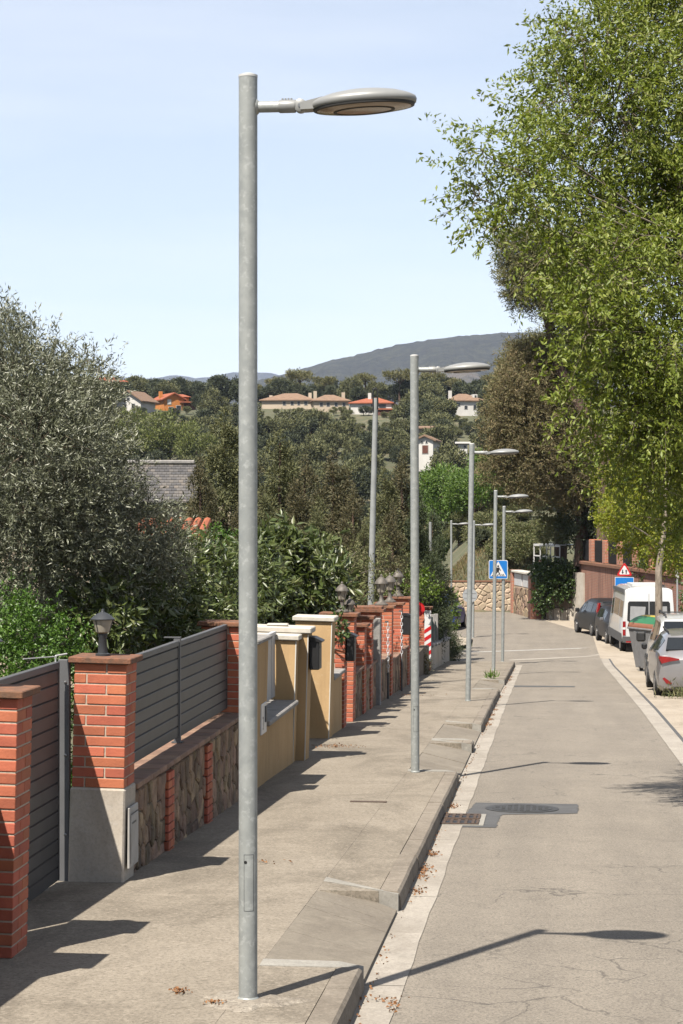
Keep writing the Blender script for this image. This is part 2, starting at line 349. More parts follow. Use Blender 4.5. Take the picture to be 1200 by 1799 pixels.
# foliage
M['lf_hack'] = leafm('hackberry_leaf', [(.14, .20, .022), (.22, .285, .036), (.30, .35, .056), (.175, .24, .028), (.40, .42, .115)], .34, .5)
M['lf_hack_y'] = leafm('hackberry_leaf_young', [(.22, .285, .03), (.31, .37, .04), (.44, .44, .05), (.26, .315, .035)], .42, .5)
M['lf_olive'] = leafm('olive_leaf', [(.105, .118, .062), (.155, .17, .096), (.235, .25, .165), (.19, .20, .12), (.37, .38, .285)], .15, .42, .45)
M['lf_laurel'] = leafm('laurel_leaf', [(.055, .085, .018), (.09, .125, .03), (.14, .175, .046), (.07, .105, .025), (.20, .215, .085)], .2, .42, .45)
M['lf_hedge'] = leafm('hedge_leaf', [(.06, .135, .02), (.10, .20, .03), (.15, .27, .042), (.075, .16, .024)], .28, .42)
M['lf_lime'] = leafm('lime_bush_leaf', [(.12, .20, .02), (.17, .25, .025), (.10, .17, .02)], .35, .5)
M['lf_cypress'] = leafm('cypress_spray', [(.08, .08, .034), (.115, .108, .045), (.16, .132, .06), (.095, .098, .04), (.20, .16, .078)], .12, .7)
M['lf_dark'] = leafm('dark_conifer_spray', [(.045, .066, .026), (.066, .09, .034), (.09, .112, .042)], .12, .7)
M['lf_pine'] = leafm('pine_needles', [(.14, .15, .056), (.20, .20, .075), (.27, .24, .10), (.165, .172, .064)], .15, .7)
M['lf_pine_b'] = leafm('browning_pine_needles', [(.18, .15, .066), (.23, .185, .085), (.16, .16, .06), (.29, .21, .11)], .15, .75)
M['lf_wood'] = leafm('woodland_leaf', [(.10, .115, .046), (.145, .155, .06), (.20, .195, .08), (.12, .135, .053)], .12, .75)
M['lf_wood2'] = leafm('evergreen_oak_leaf', [(.05, .066, .034), (.075, .092, .042), (.10, .112, .05)], .12, .75)
M['lf_fresh'] = leafm('fresh_green_leaf', [(.095, .17, .03), (.135, .23, .04), (.175, .27, .05), (.11, .19, .034)], .3, .55)
M['lf_spring'] = leafm('spring_leaf', [(.17, .205, .05), (.22, .255, .058), (.145, .175, .046), (.26, .26, .115)], .3, .6)
M['lf_scrub'] = leafm('scrub_leaf', [(.125, .155, .05), (.175, .195, .065), (.23, .21, .10), (.10, .13, .04)], .2, .7)
M['lf_ivy'] = leafm('ivy_leaf', [(.042, .08, .02), (.075, .125, .03), (.11, .165, .045)], .2, .4)
M['lf_dry'] = leafm('dry_leaf', [(.30, .135, .05), (.22, .095, .035), (.36, .18, .07)], .1, .8)
M['grass'] = leafm('bank_grass', [(.16, .17, .05), (.24, .19, .085), (.30, .21, .11), (.12, .15, .04)], .2, .8)

# ------------------------------------------------------------------ foliage helpers
def fast_mesh(name, verts, tris, mat):
    me = bpy.data.meshes.new(name); nv, nt = len(verts), len(tris)
    me.vertices.add(nv); me.vertices.foreach_set('co', np.ascontiguousarray(verts, dtype=np.float32).ravel())
    me.loops.add(nt * 3); me.loops.foreach_set('vertex_index', np.ascontiguousarray(tris, dtype=np.int32).ravel())
    me.polygons.add(nt); me.polygons.foreach_set('loop_start', np.arange(0, nt * 3, 3, dtype=np.int32))
    me.materials.append(mat); me.update(calc_edges=True); return me
def unit(a): return a / np.maximum(np.linalg.norm(a, axis=1, keepdims=True), 1e-9)
def leaves_mesh(name, pos, dirs, ln, wd, mat, fold=.22, up=.0, var=.35):
    n = len(pos); d = unit(dirs); rv = rng.normal(size=(n, 3)); rv[:, 2] *= (1 - up)
    side = unit(np.cross(d, rv)); nr = np.cross(side, d)
    s = (1 - var + 2 * var * rng.random((n, 1)))
    L = ln * s; Wd = wd * s * (.8 + .4 * rng.random((n, 1)))
    V = np.empty((n, 4, 3)); mid = pos + d * L * .45
    V[:, 0] = pos; V[:, 1] = mid + side * Wd * .5 + nr * Wd * fold; V[:, 2] = pos + d * L - nr * L * .06; V[:, 3] = mid - side * Wd * .5 + nr * Wd * fold
    k = np.arange(n)[:, None] * 4
    T = np.concatenate([k + np.array([[0, 1, 2]]), k + np.array([[0, 2, 3]])], axis=1).reshape(-1, 3)
    return fast_mesh(name, V.reshape(-1, 3), T, mat)
def clump_points(clumps, per_area, shell=.45):
    """twig bases and outward directions spread through a union of ellipsoids (cx, cy, cz, rx, ry, rz)"""
    P, D, C = [], [], []
    for i, c in enumerate(clumps):
        r = np.array(c[3:6]); n = max(6, int(per_area * (r[0] * r[1] * r[2]) ** (2 / 3)))
        u = unit(rng.normal(size=(n, 3))); q = (shell + (1 - shell) * rng.random((n, 1)) ** .6)
        q *= 1 + .16 * rng.normal(size=(n, 1))
        P.append(np.array(c[:3]) + u * r * q); D.append(u); C.append(np.full(n, i))
    return np.concatenate(P), np.concatenate(D), np.concatenate(C)
def twig_leaves(P, D, tl, m, droop, spread=.9):
    """leaves along a twig that starts at P and runs along D; returns leaf bases, leaf directions and twig tips"""
    n = len(P); D = unit(D + rng.normal(size=(n, 3)) * .45 + np.array([0, 0, -droop * .4]))
    tls = tl * (.6 + .8 * rng.random((n, 1))); tip = P + D * tls + np.array([0, 0, -1]) * droop * tls * .35
    t = (np.arange(m) + rng.random((n, m))) / m
    B = P[:, None] + (tip - P)[:, None] * t[..., None] + rng.normal(size=(n, m, 3)) * tl * .07
    dd = D[:, None] * .6 + rng.normal(size=(n, m, 3)) * spread + np.array([0, 0, -droop])
    return B.reshape(-1, 3), dd.reshape(-1, 3), tip
def bend(a, b, k, sag=.12):
    a, b = Vector(a), Vector(b); L = (b - a).length; o = Vector((random.uniform(-1, 1), random.uniform(-1, 1), random.uniform(-.3, 1))) * L * sag
    return [a.lerp(b, i / k) + o * math.sin(math.pi * i / k) for i in range(k + 1)]
def make_tree(name, label, cat, base, trunk, clumps, per_area, tl, m, ln, wd, droop, leaf, bark='bark', tr=.12, limb=.26, group=None, shell=.45, spread=.9, stems=.3, fold=.22, twig_r=.004, extra=None, world_clumps=True):
    """root at the base; trunk part holds trunk and limbs, crown part the leaves, twigs part the thin wood"""
    base = Vector(base); root = thing(name, label, cat, base, group=group)
    cl = [((c[0] - base.x, c[1] - base.y, c[2] - base.z) if world_clumps else tuple(c[:3])) + tuple(c[3:]) for c in clumps]
    P, D, C = clump_points(cl, per_area, shell)
    if extra is not None:
        eP, eD = extra; P = np.concatenate([P, eP - np.array(base)]); D = np.concatenate([D, eD]); C = np.concatenate([C, np.full(len(eP), -1)])
    B, dd, tip = twig_leaves(P, D, tl, m, droop, spread)
    o = bpy.data.objects.new('crown', leaves_mesh('crown', B, dd, ln, wd, M[leaf], fold)); link(o, root)
    mb = MB(); tk = [Vector(p) for p in trunk]
    mb.tube([tk[0] + Vector((0, 0, -.25))] + tk, [tr * 1.25] + [tr * (1.1 - .6 * i / max(1, len(tk) - 1)) for i in range(len(tk))], 10)
    top = tk[-1]
    for i, c in enumerate(cl):
        j = min(range(len(tk)), key=lambda q: (tk[q] - Vector(c[:3])).length + (1.5 if q == 0 else 0)); a = tk[max(1, j)] if len(tk) > 1 else top
        pts = bend(a, c[:3], 5, .06); r0 = tr * limb
        mb.tube(pts, [r0 * (1 - .75 * q / 5) for q in range(6)], 6)
    mb.build('trunk', M[bark], root, smooth=True)
    if stems:
        mw = MB()
        for q in np.nonzero(rng.random(len(P)) < stems)[0]:
            p = Vector(P[q]); e = Vector(tip[q])
            if C[q] >= 0:
                cc = Vector(cl[C[q]][:3]); s0 = cc.lerp(p, .25 + .4 * random.random())
            else: s0 = p - Vector(D[q]) * tl * .8
            mw.tube([s0, s0.lerp(p, .55) + Vector((0, 0, .04)), p, e], [twig_r * 2, twig_r * 1.6, twig_r, twig_r * .5], 3, cap=False)
        mw.build('twigs', M['twig'], root)
    return root
def spray_mesh(name, clumps, per_area, ln, wd, leaf, up=.3, shell=.5, droop=0.):
    P, D, C = clump_points(clumps, per_area, shell)
    D = D + rng.normal(size=D.shape) * .5 + np.array([0, 0, up - droop]); return leaves_mesh(name, P, D, ln, wd, M[leaf], .25)

# ------------------------------------------------------------------ terrain, hills, haze
def smooth(a, b, x):
    t = min(1, max(0, (x - a) / (b - a))); return t * t * (3 - 2 * t)
FAR_D, FAR_Z = [150, 215, 260, 330, 400, 428, 440, 470, 520, 700, 1500, 20000], [-11, -9, -3.5, 8, 17, 23, 25, 27.5, 29, 26, 0, -5]
def terrain_z(x, y):
    d = -x * SN + y * CS; xr = x * CS + y * SN; k = xr / max(d, 1) * F     # k: sideways place seen from the street's head
    if y < 40: near = zr(y) - .10
    else: near = zr(y) - .10
    garden = smooth(-3.35, -3.6, x) if x > -3.6 else 1
    near += garden * (.10)
    # land falls away to the left beyond the gardens
    valley = -7 * smooth(62, 150, d) * smooth(120, -60, k) - 3 * smooth(40, 80, d) * smooth(-3, -25, x)
    bank = (3.2 * smooth(109, 118, y) + 3 * smooth(118, 150, y)) * smooth(120, 260, k) * (1 - smooth(150, 210, d)) if y > 100 else 0
    rightside = 2.6 * smooth(5.8, 7.5, x) * smooth(60, 85, y) * smooth(140, 100, y)
    f = smooth(150, 215, d); hill = float(np.interp(d, FAR_D, FAR_Z)); ridge = 0
    near = (near + valley + bank + rightside) * (1 - f) + hill * f; valley = bank = rightside = 0
    n = mnoise.noise(Vector((x * .02, y * .02, 0))) * min(1.5, max(0, (d - 110) * .01))
    return near + valley + bank + rightside + ridge + n
def grid_obj(name, xs, ys, fz, mat, kind='structure', smooth_=True):
    nx, ny = len(xs), len(ys)
    V = np.array([(x, y, fz(x, y)) for y in ys for x in xs]); T = []
    for j in range(ny - 1):
        for i in range(nx - 1):
            a = j * nx + i; T += [(a, a + 1, a + nx + 1), (a, a + nx + 1, a + nx)]
    me = fast_mesh(name, V, np.array(T), mat)
    if smooth_: me.shade_smooth()
    o = bpy.data.objects.new(name, me); link(o); o['kind'] = kind; return o
m, t, b = newmat('terrain_ground'); N = NT(t); v = N.pos()
c = N.ramp(N.noise(v, .35, 6), [(.3, (.12, .105, .055)), (.5, (.085, .095, .04)), (.7, (.20, .15, .09))])
c = N.mix(N.mr(N.noise(v, .02, 5), .45, .6, 0, .7), c, (.06, .07, .03)); N.l(c, b.inputs['Base Color']); b.inputs['Roughness'].default_value = .95
N.bump(N.noise(v, 6, 5), .5, .05, b); M['terrain'] = m
xs = sorted(set([-13000, -6000, -3000, -1500, -800, -500, -350, -250, -180, -130, -100] + list(range(-80, -20, 6)) + list(np.arange(-20, -5, 1.5)) + [-4.4, -3.75, -3.6, -3.5, -3.4, -3.3, -3, -1, 1, 3, 5] + list(np.arange(5.5, 12, .75)) + list(range(12, 80, 6)) + [80, 100, 130, 180, 250, 350, 500, 800, 1500, 3000, 6000, 13000]))
ys = sorted(set([-2000, -300, -60, -20] + list(range(-10, 66, 3)) + list(range(66, 130, 3)) + list(range(130, 260, 10)) + list(range(260, 700, 20)) + [750, 900, 1100, 1400, 1800, 2500, 4000, 7000, 13000]))
tag(grid_obj('ground', xs, ys, terrain_z, M['terrain']), 'ground of the gardens, valley and wooded hillside')

def mountain(name, label, pts, d, depth, col, rough_px, seed):
    """a ridge whose skyline passes through (px, py); it falls towards the viewer and behind"""
    pxs = np.linspace(pts[0][0], pts[-1][0], 260); base = np.interp(pxs, [p[0] for p in pts], [p[1] for p in pts])
    rows = [(-1.0, 0), (-.8, .16), (-.6, .36), (-.42, .55), (-.28, .70), (-.16, .83), (-.07, .93), (0, 1), (.15, .9), (.5, .4), (1, 0)]
    V = []
    for f_, h in rows:
        for i, px in enumerate(pxs):
            dd = d + f_ * depth; py = base[i]
            w = W(px, py, d); n1 = mnoise.fractal(Vector((px * .012 + seed, f_ * 3, seed)), 1.0, 2.0, 5)
            n2 = mnoise.noise(Vector((px * .35, f_ * 9, seed))) 
            q = W(600 + (px - 600) * d / dd, 900, dd)
            z = -30 + (w.z + 30) * h * (1 + .16 * n1 * (1 - h) ) + n2 * rough_px / F * d * h
            q2 = W(px, 900, d); dirv = (q2 - Vector((0, 0, CZ))); dirv.z = 0; dirv.normalize()
            p = Vector((q2.x, q2.y, 0)) + Vector((-SN, CS, 0)) * f_ * depth * (1 + .25 * n1)
            V.append((p.x, p.y, z))
    n = len(pxs); T = []
    for j in range(len(rows) - 1):
        for i in range(n - 1):
            a = j * n + i; T += [(a, a + 1, a + n + 1), (a, a + n + 1, a + n)]
    me = fast_mesh(name, np.array(V), np.array(T), col); o = bpy.data.objects.new(name, me); link(o); me.shade_smooth()
    return tag(o, label, kind='structure')
def forestmat(name, sc):
    m, t, b = newmat(name); N = NT(t); v = N.pos()
    c = N.ramp(N.noise(v, .045 * sc, 8, .75), [(.36, (.006, .010, .006)), (.5, (.030, .036, .020)), (.62, (.075, .08, .042))])
    c = N.mix(N.mr(N.noise(v, .0032 * sc, 5, .6), .64, .70, 0, .7), c, (.24, .19, .13)); N.l(c, b.inputs['Base Color']); b.inputs['Roughness'].default_value = 1
    N.bump(N.noise(v, .06 * sc, 6, .8), 1, 16 / sc, b); return m
mountain('mountain', 'wooded grey blue mountain rising behind the far houses', [(300, 690), (440, 672), (490, 660), (540, 646), (580, 634), (640, 621), (700, 606), (760, 596), (820, 590), (880, 585), (940, 584), (1050, 588), (1200, 596), (1500, 640), (1900, 690)], 3600, 1500, forestmat('mountain_forest', 1), 3.0, 3.1)
mountain('distant_hills', 'low pale blue range of hills on the horizon', [(-900, 672), (-300, 664), (60, 660), (200, 663), (262, 666), (312, 659), (345, 665), (384, 661), (405, 655), (440, 654), (478, 656), (510, 664), (700, 670), (1300, 664), (2000, 680)], 8500, 2500, forestmat('distant_forest', .45), 1.2, 8.7)
hz = MB().box(-13500, 13500, -2500, 13500, -60, 720).build('haze', None)
hz.data.materials.clear(); mh = bpy.data.materials.new('haze_air'); mh.use_nodes = True; mh.node_tree.nodes.clear()
ho = mh.node_tree.nodes.new('ShaderNodeOutputMaterial'); hv = mh.node_tree.nodes.new('ShaderNodeVolumePrincipled')
hv.inputs['Color'].default_value = (.60, .72, 1.0, 1); hv.inputs['Density'].default_value = 4.6e-5; hv.inputs['Anisotropy'].default_value = .1
mh.node_tree.links.new(hv.outputs[0], ho.inputs['Volume']); hz.data.materials.append(mh); tag(hz, kind='stuff', label='thin blue haze in the air')

# ------------------------------------------------------------------ street surfaces
def frange(a, b, s):
    n = max(1, int(math.ceil((b - a) / s))); return [a + (b - a) * i / n for i in range(n + 1)]
def strip(name, x0, x1, y0, y1, fz, mat, off=0., step=1.0, nx=1, kind='structure', label=None, parent=None, thick=0):
    Y = frange(y0, y1, step); fx0 = x0 if callable(x0) else (lambda y: x0); fx1 = x1 if callable(x1) else (lambda y: x1)
    mb = MB(); n = nx + 1; vv = []
    for y in Y:
        for i in range(n): vv.append((fx0(y) + (fx1(y) - fx0(y)) * i / nx, y, fz(y) + off))
    ff = [(j * n + i, j * n + i + 1, (j + 1) * n + i + 1, (j + 1) * n + i) for j in range(len(Y) - 1) for i in range(nx)]
    mb.add(vv, ff)
    if thick:
        k = len(vv); bot = [(x, y, z - thick) for x, y, z in vv]; mb.v.extend(bot)
        e = []; m_ = len(Y)
        for j in range(m_ - 1):
            e += [(j * n, (j + 1) * n, k + (j + 1) * n, k + j * n), (j * n + nx, k + j * n + nx, k + (j + 1) * n + nx, (j + 1) * n + nx)]
        for i in range(nx): e += [(i, k + i, k + i + 1, i + 1), ((m_ - 1) * n + i, (m_ - 1) * n + i + 1, k + (m_ - 1) * n + i + 1, k + (m_ - 1) * n + i)]
        mb.f.extend(e); mb.mi.extend([0] * len(e))
    o = mb.build(name, mat, parent)
    if parent is None: tag(o, label, kind=kind)
    return o
def poly_sheet(name, pts, off, mat, label, kind='structure', fz=zr, step=.8, jit=0):
    """flat-ish sheet over an outline in plan, fine enough to follow the street's fall"""
    y0, y1 = min(p[1] for p in pts), max(p[1] for p in pts); mb = MB(); Y = frange(y0, y1, step); rows = []
    for y in Y:
        yy = min(max(y, y0 + 1e-4), y1 - 1e-4); xsn = []
        for (ax, ay), (bx, by) in zip(pts, pts[1:] + pts[:1]):
            if (ay - yy) * (by - yy) <= 0 and ay != by: xsn.append(ax + (bx - ax) * (yy - ay) / (by - ay))
        rows.append((min(xsn) + random.uniform(-jit, jit), max(xsn) + random.uniform(-jit, jit), y))
    vv = [(x, y, fz(y) + off) for a, b_, y in rows for x in (a, b_)]
    mb.add(vv, [(2 * i, 2 * i + 1, 2 * i + 3, 2 * i + 2) for i in range(len(rows) - 1)])
    return tag(mb.build(name, mat), label, kind=kind)
poly_sheet('road', [(-.87, -12), (1.76, -12), (1.76, 69), (1.9, 88), (-.14, 99), (-1.85, 108), (-7, 112), (-30, 114), (-30, 92), (-6.5, 88), (-3.2, 84), (-3.0, 78), (-3.4, 72), (-3.4, 64.6), (-.87, 64.2)], 0, M['asphalt'], 'worn pale grey asphalt street falling away and bending left')
poly_sheet('parking_strip', [(2.04, -12), (9, -12), (9, 92), (2.0, 100), (.6, 108), (-1.6, 109.2), (-1.85, 108.0), (-.14, 99.0), (1.89, 88.0), (1.75, 69.02), (2.04, 69)], .004, M['parking'], 'sunlit cream concrete parking strip beside the street')
poly_sheet('corner_pavement', [(-9, 75), (-3.9, 75), (-3.15, 79), (-3.25, 84), (-4.4, 86.5), (-9, 87)], .03, M['parking'], 'pale corner of pavement at the side street mouth')
def along(y0, y1, L, gap):
    y = y0
    while y < y1 - .05:
        e = min(y + L, y1); yield y, e - gap; y = e
RAMPS = [(11.62, 14.55), (23.95, 28.3), (28.9, 32.3), (43.9, 49.0)]
def segs(y0, y1):
    out = []; y = y0
    for a, b_ in RAMPS: out.append((y, a)); y = b_
    out.append((y, y1)); return out
PAVE_END = 63.6
walk = thing('pavement', 'weathered concrete pavement along the garden walls', None, kind='structure')
for a, b_ in along(-12, PAVE_END, 4.3, .007): strip('pavement_slab', -3.95, -1.70, a, b_, zg, M['pavement'], step=1, parent=walk, thick=.25)
for a, b_ in segs(-12, PAVE_END): strip('pavement_slab', -1.70, -1.245, a, b_, zg, M['pavement'], off=-.002, parent=walk, thick=.25)
kerb = thing('kerb', 'weathered concrete kerb stones along the pavement edge', None, kind='structure')
kmesh = {}
for a, b_ in segs(-12, PAVE_END):
    for s, e in along(a, b_, 1.0, .007):
        L = round(e - s, 2)
        if L not in kmesh:
            h = L / 2; prof = [(-.075, -.26), (.085, -.26), (.085, -.10), (.073, -.02), (.055, 0), (-.075, 0)]
            kmesh[L] = MB().prism([(p[0], p[1]) for p in prof], 'y', -h, h).mesh('kerb_stone', M['kerb'])
        o = bpy.data.objects.new('kerb_stone', kmesh[L]); link(o, kerb); y = (s + e) / 2
        o.location = (-1.165 + random.uniform(-.004, .004), y, zg(y) + .002 + random.uniform(-.004, .004)); o.rotation_euler.x = math.atan((zg(e) - zg(s)) / (e - s))
gut = thing('gutter', 'pale concrete gutter strip between kerb and asphalt', None, kind='structure')
for s, e in along(-12, 64.2, 3.4, .012): strip('gutter_slab', -1.10, lambda y: -.86 + .006 * math.sin(y * 1.7) + .004 * math.sin(y * 5.1), s, e, zr, M['gutter'], off=.006, parent=gut, step=.4)
gut2 = thing('edge_strip', 'pale concrete edge strip between asphalt and parking strip', None, kind='structure')
for s, e in along(-12, 69, 2.6, .012): strip('edge_slab', 1.75, 2.02, s, e, zr, M['gutter'], off=.008, parent=gut2)
strip('edge_joint', 2.02, 2.08, -12, 69, zr, M['patch'], off=.010, label='dark joint beside the pale edge strip')
# dropped driveway crossings
for i, (a, b_) in enumerate(RAMPS):
    lab = ['long striped concrete driveway ramp nearest the first lamp post', 'concrete driveway ramp just past the second lamp post', 'short concrete driveway ramp before the third lamp post', 'small concrete driveway ramp past the third lamp post'][i]
    rt = thing('driveway_ramp', lab, None, kind='structure'); n = 6 if i == 0 else 4
    sk = .55 if i == 0 else .6; cuts = [0, .09, .22, .36, .5, .68, 1] if i == 0 else [0, .3, .45, .7, 1]
    for q in range(len(cuts) - 1):
        y0 = a + .18 + (b_ - a - .2) * cuts[len(cuts) - 1 - q - 1] if False else a + .2 + (b_ - a - .3) * (1 - cuts[q + 1]); y1 = a + .2 + (b_ - a - .3) * (1 - cuts[q]) - .008
        dz = random.uniform(-.004, .004); mb = MB()
        s0, s1 = (sk * (y0 - a) / (b_ - a)), (sk * (y1 - a) / (b_ - a))
        top = [(-1.705, y0 + s0, zg(y0 + s0) - .004 + dz), (-1.10, y0 - .05, zr(y0) + .03 + dz), (-1.10, y1 - .05, zr(y1) + .03 + dz), (-1.705, y1 + s1, zg(y1 + s1) - .004 + dz)]
        mb.add(top + [(x, y, z - .2) for x, y, z in top], [(0, 1, 2, 3), (0, 4, 5, 1), (1, 5, 6, 2), (2, 6, 7, 3), (3, 7, 4, 0)]); mb.build('ramp_slab', M['ramp'], rt)
    for y, s, sgn in ((a, 0, 1), (b_ - .12, sk, -1)):   # tapered end stones of fresh cement
        mb = MB(); w_ = .17
        p = [(-1.70, y + s, zg(y + s) + .003), (-1.24, y + (.0 if s == 0 else .12), zg(y) + .003), (-1.095, y + .04, zg(y) - .01 if s else zg(y) - .02)]
        q_ = [(-1.70, y + s + w_, zg(y + s) + .003), (-1.24, y + w_ * .9, zg(y) + .002), (-1.095, y + w_ * .8, zg(y) - .02)]
        vv = p + q_ + [(x, yy, z - .3) for x, yy, z in p] + [(x, yy, z - .3) for x, yy, z in q_]
        mb.add(vv, [(0, 1, 4, 3), (1, 2, 5, 4), (0, 6, 7, 1), (1, 7, 8, 2), (2, 8, 11, 5), (5, 11, 10, 4), (4, 10, 9, 3), (3, 9, 6, 0)]); mb.build('ramp_end_stone', M['newcement'], rt)
# junction bands, painted line, asphalt patch with drain and manhole
poly_sheet('crossing_band', [(-1.4, 68.0), (1.2, 70.8), (1.75, 72.6), (1.95, 72.4), (1.42, 70.3), (-1.3, 67.2)], .006, M['gutter'], 'white concrete band across the street mouth')
poly_sheet('give_way_line', [(-3.2, 73.0), (1.5, 77.0), (1.5, 77.4), (-3.2, 73.35)], .006, M['paint'], 'thin white line across the side street')
poly_sheet('asphalt_patch', [(-.86, 19.62), (-.52, 19.62), (-.50, 20.75), (.30, 20.95), (.31, 21.85), (-.80, 21.85), (-.86, 20.9)], .004, M['patch'], 'dark asphalt patch round the manhole', step=.05, jit=.014)
poly_sheet('tar_repair', [(-.85, 48.2), (.60, 48.4), (.62, 49.0), (-.85, 49.0)], .004, M['patch'], 'dark narrow tar repair across the street', step=.1, jit=.02)
slope = math.atan(-.0368)
mh_ = thing('manhole_cover', 'round dark cast iron manhole cover in the asphalt patch', 'manhole', (-.29, 21.3, zr(21.3) + .003), rot=(slope, 0, 0))
MB().lathe([(.39, 0), (.39, .008), (.33, .008)], 40).build('frame', M['iron'], mh_)
mb = MB().lathe([(.32, 0), (.32, .012), (0.001, .012)], 40)
for i in range(-4, 5):
    for j in range(-4, 5):
        if math.hypot(i, j) < 4.2: mb.box(i * .065 - .02, i * .065 + .02, j * .065 - .02, j * .065 + .02, .0125, .016)
mb.build('cover', M['iron'], mh_)
dg = thing('storm_drain', 'rusty double storm drain grate in the gutter', 'drain', (-.93, 20.2, zr(20.2) + .004), rot=(slope, 0, 0))
MB().box(-.2, .28, -.46, .50, 0, .008).build('surround', M['newcement'], dg)
for c0 in (-.24, .22):
    MB().box(-.17, .23, c0 - .185, c0 + .185, .009, .011).build('pit', M['black'], dg)
    f_ = MB().box(-.17, .23, c0 - .19, c0 - .165, .011, .02).box(-.17, .23, c0 + .165, c0 + .19, .011, .02).box(-.17, -.145, c0 - .165, c0 + .165, .011, .02).box(.205, .23, c0 - .165, c0 + .165, .011, .02).build('grate_frame', M['rust'], dg)
    for q in range(5): MB().box(-.13 + q * .072, -.10 + q * .072, c0 - .165, c0 + .165, .012, .019).build('bar', M['rust'], dg)
    MB().box(-.145, .205, c0 - .012, c0 + .012, .0195, .0215).build('bar', M['rust'], dg)
pl = MB().box(-.19, .19, -.05, .05, 0, .006).build('cover_plate', M['rust'], None, loc=(-1.86, 20.5, zg(20.5)), rot=(slope, 0, 0)); tag(pl, 'small rusty rectangular cover plate set in the pavement', 'cover plate')

# fallen leaves and dirt along the kerb
def litter(name, spots, label):
    P = []
    for x, y, n, sx, sy in spots:
        q = np.column_stack([rng.normal(x, sx, n), rng.normal(y, sy, n)]); P += [(a, b_, (zr(b_) + .012 if a > -1.09 else zg(b_) + .008) + rng.random() * .02) for a, b_ in q if a > -1.07 or a < -1.7]
    P = np.array(P); D = rng.normal(size=P.shape); D[:, 2] *= .3
    o = bpy.data.objects.new(name, leaves_mesh(name, P, D, .022, .015, M['lf_dry'], .3)); link(o); tag(o, label, kind='stuff')
sp = [(-1.05, y, int(rng.integers(0, 9)), .02, .16) for y in np.arange(10.5, 60, .42)] + [(-1.02, y, 45, .03, .10) for y in (16.2, 16.6, 15.4, 17.5, 21.3, 34, 35.2, 36.5, 38, 52, 54)] + [(-.88, 11.2, 25, .02, .1), (-.95, 11.35, 20, .08, .02), (-2.9, 40.5, 90, .25, .3), (-2.95, 27.4, 120, .18, .16), (-2.02, 10.78, 40, .025, .025), (-1.78, 10.50, 26, .03, .015), (-2.25, 15.9, 16, .10, .04)]
litter('fallen_leaves', sp, 'brown fallen leaves drifted along the kerb and pavement')

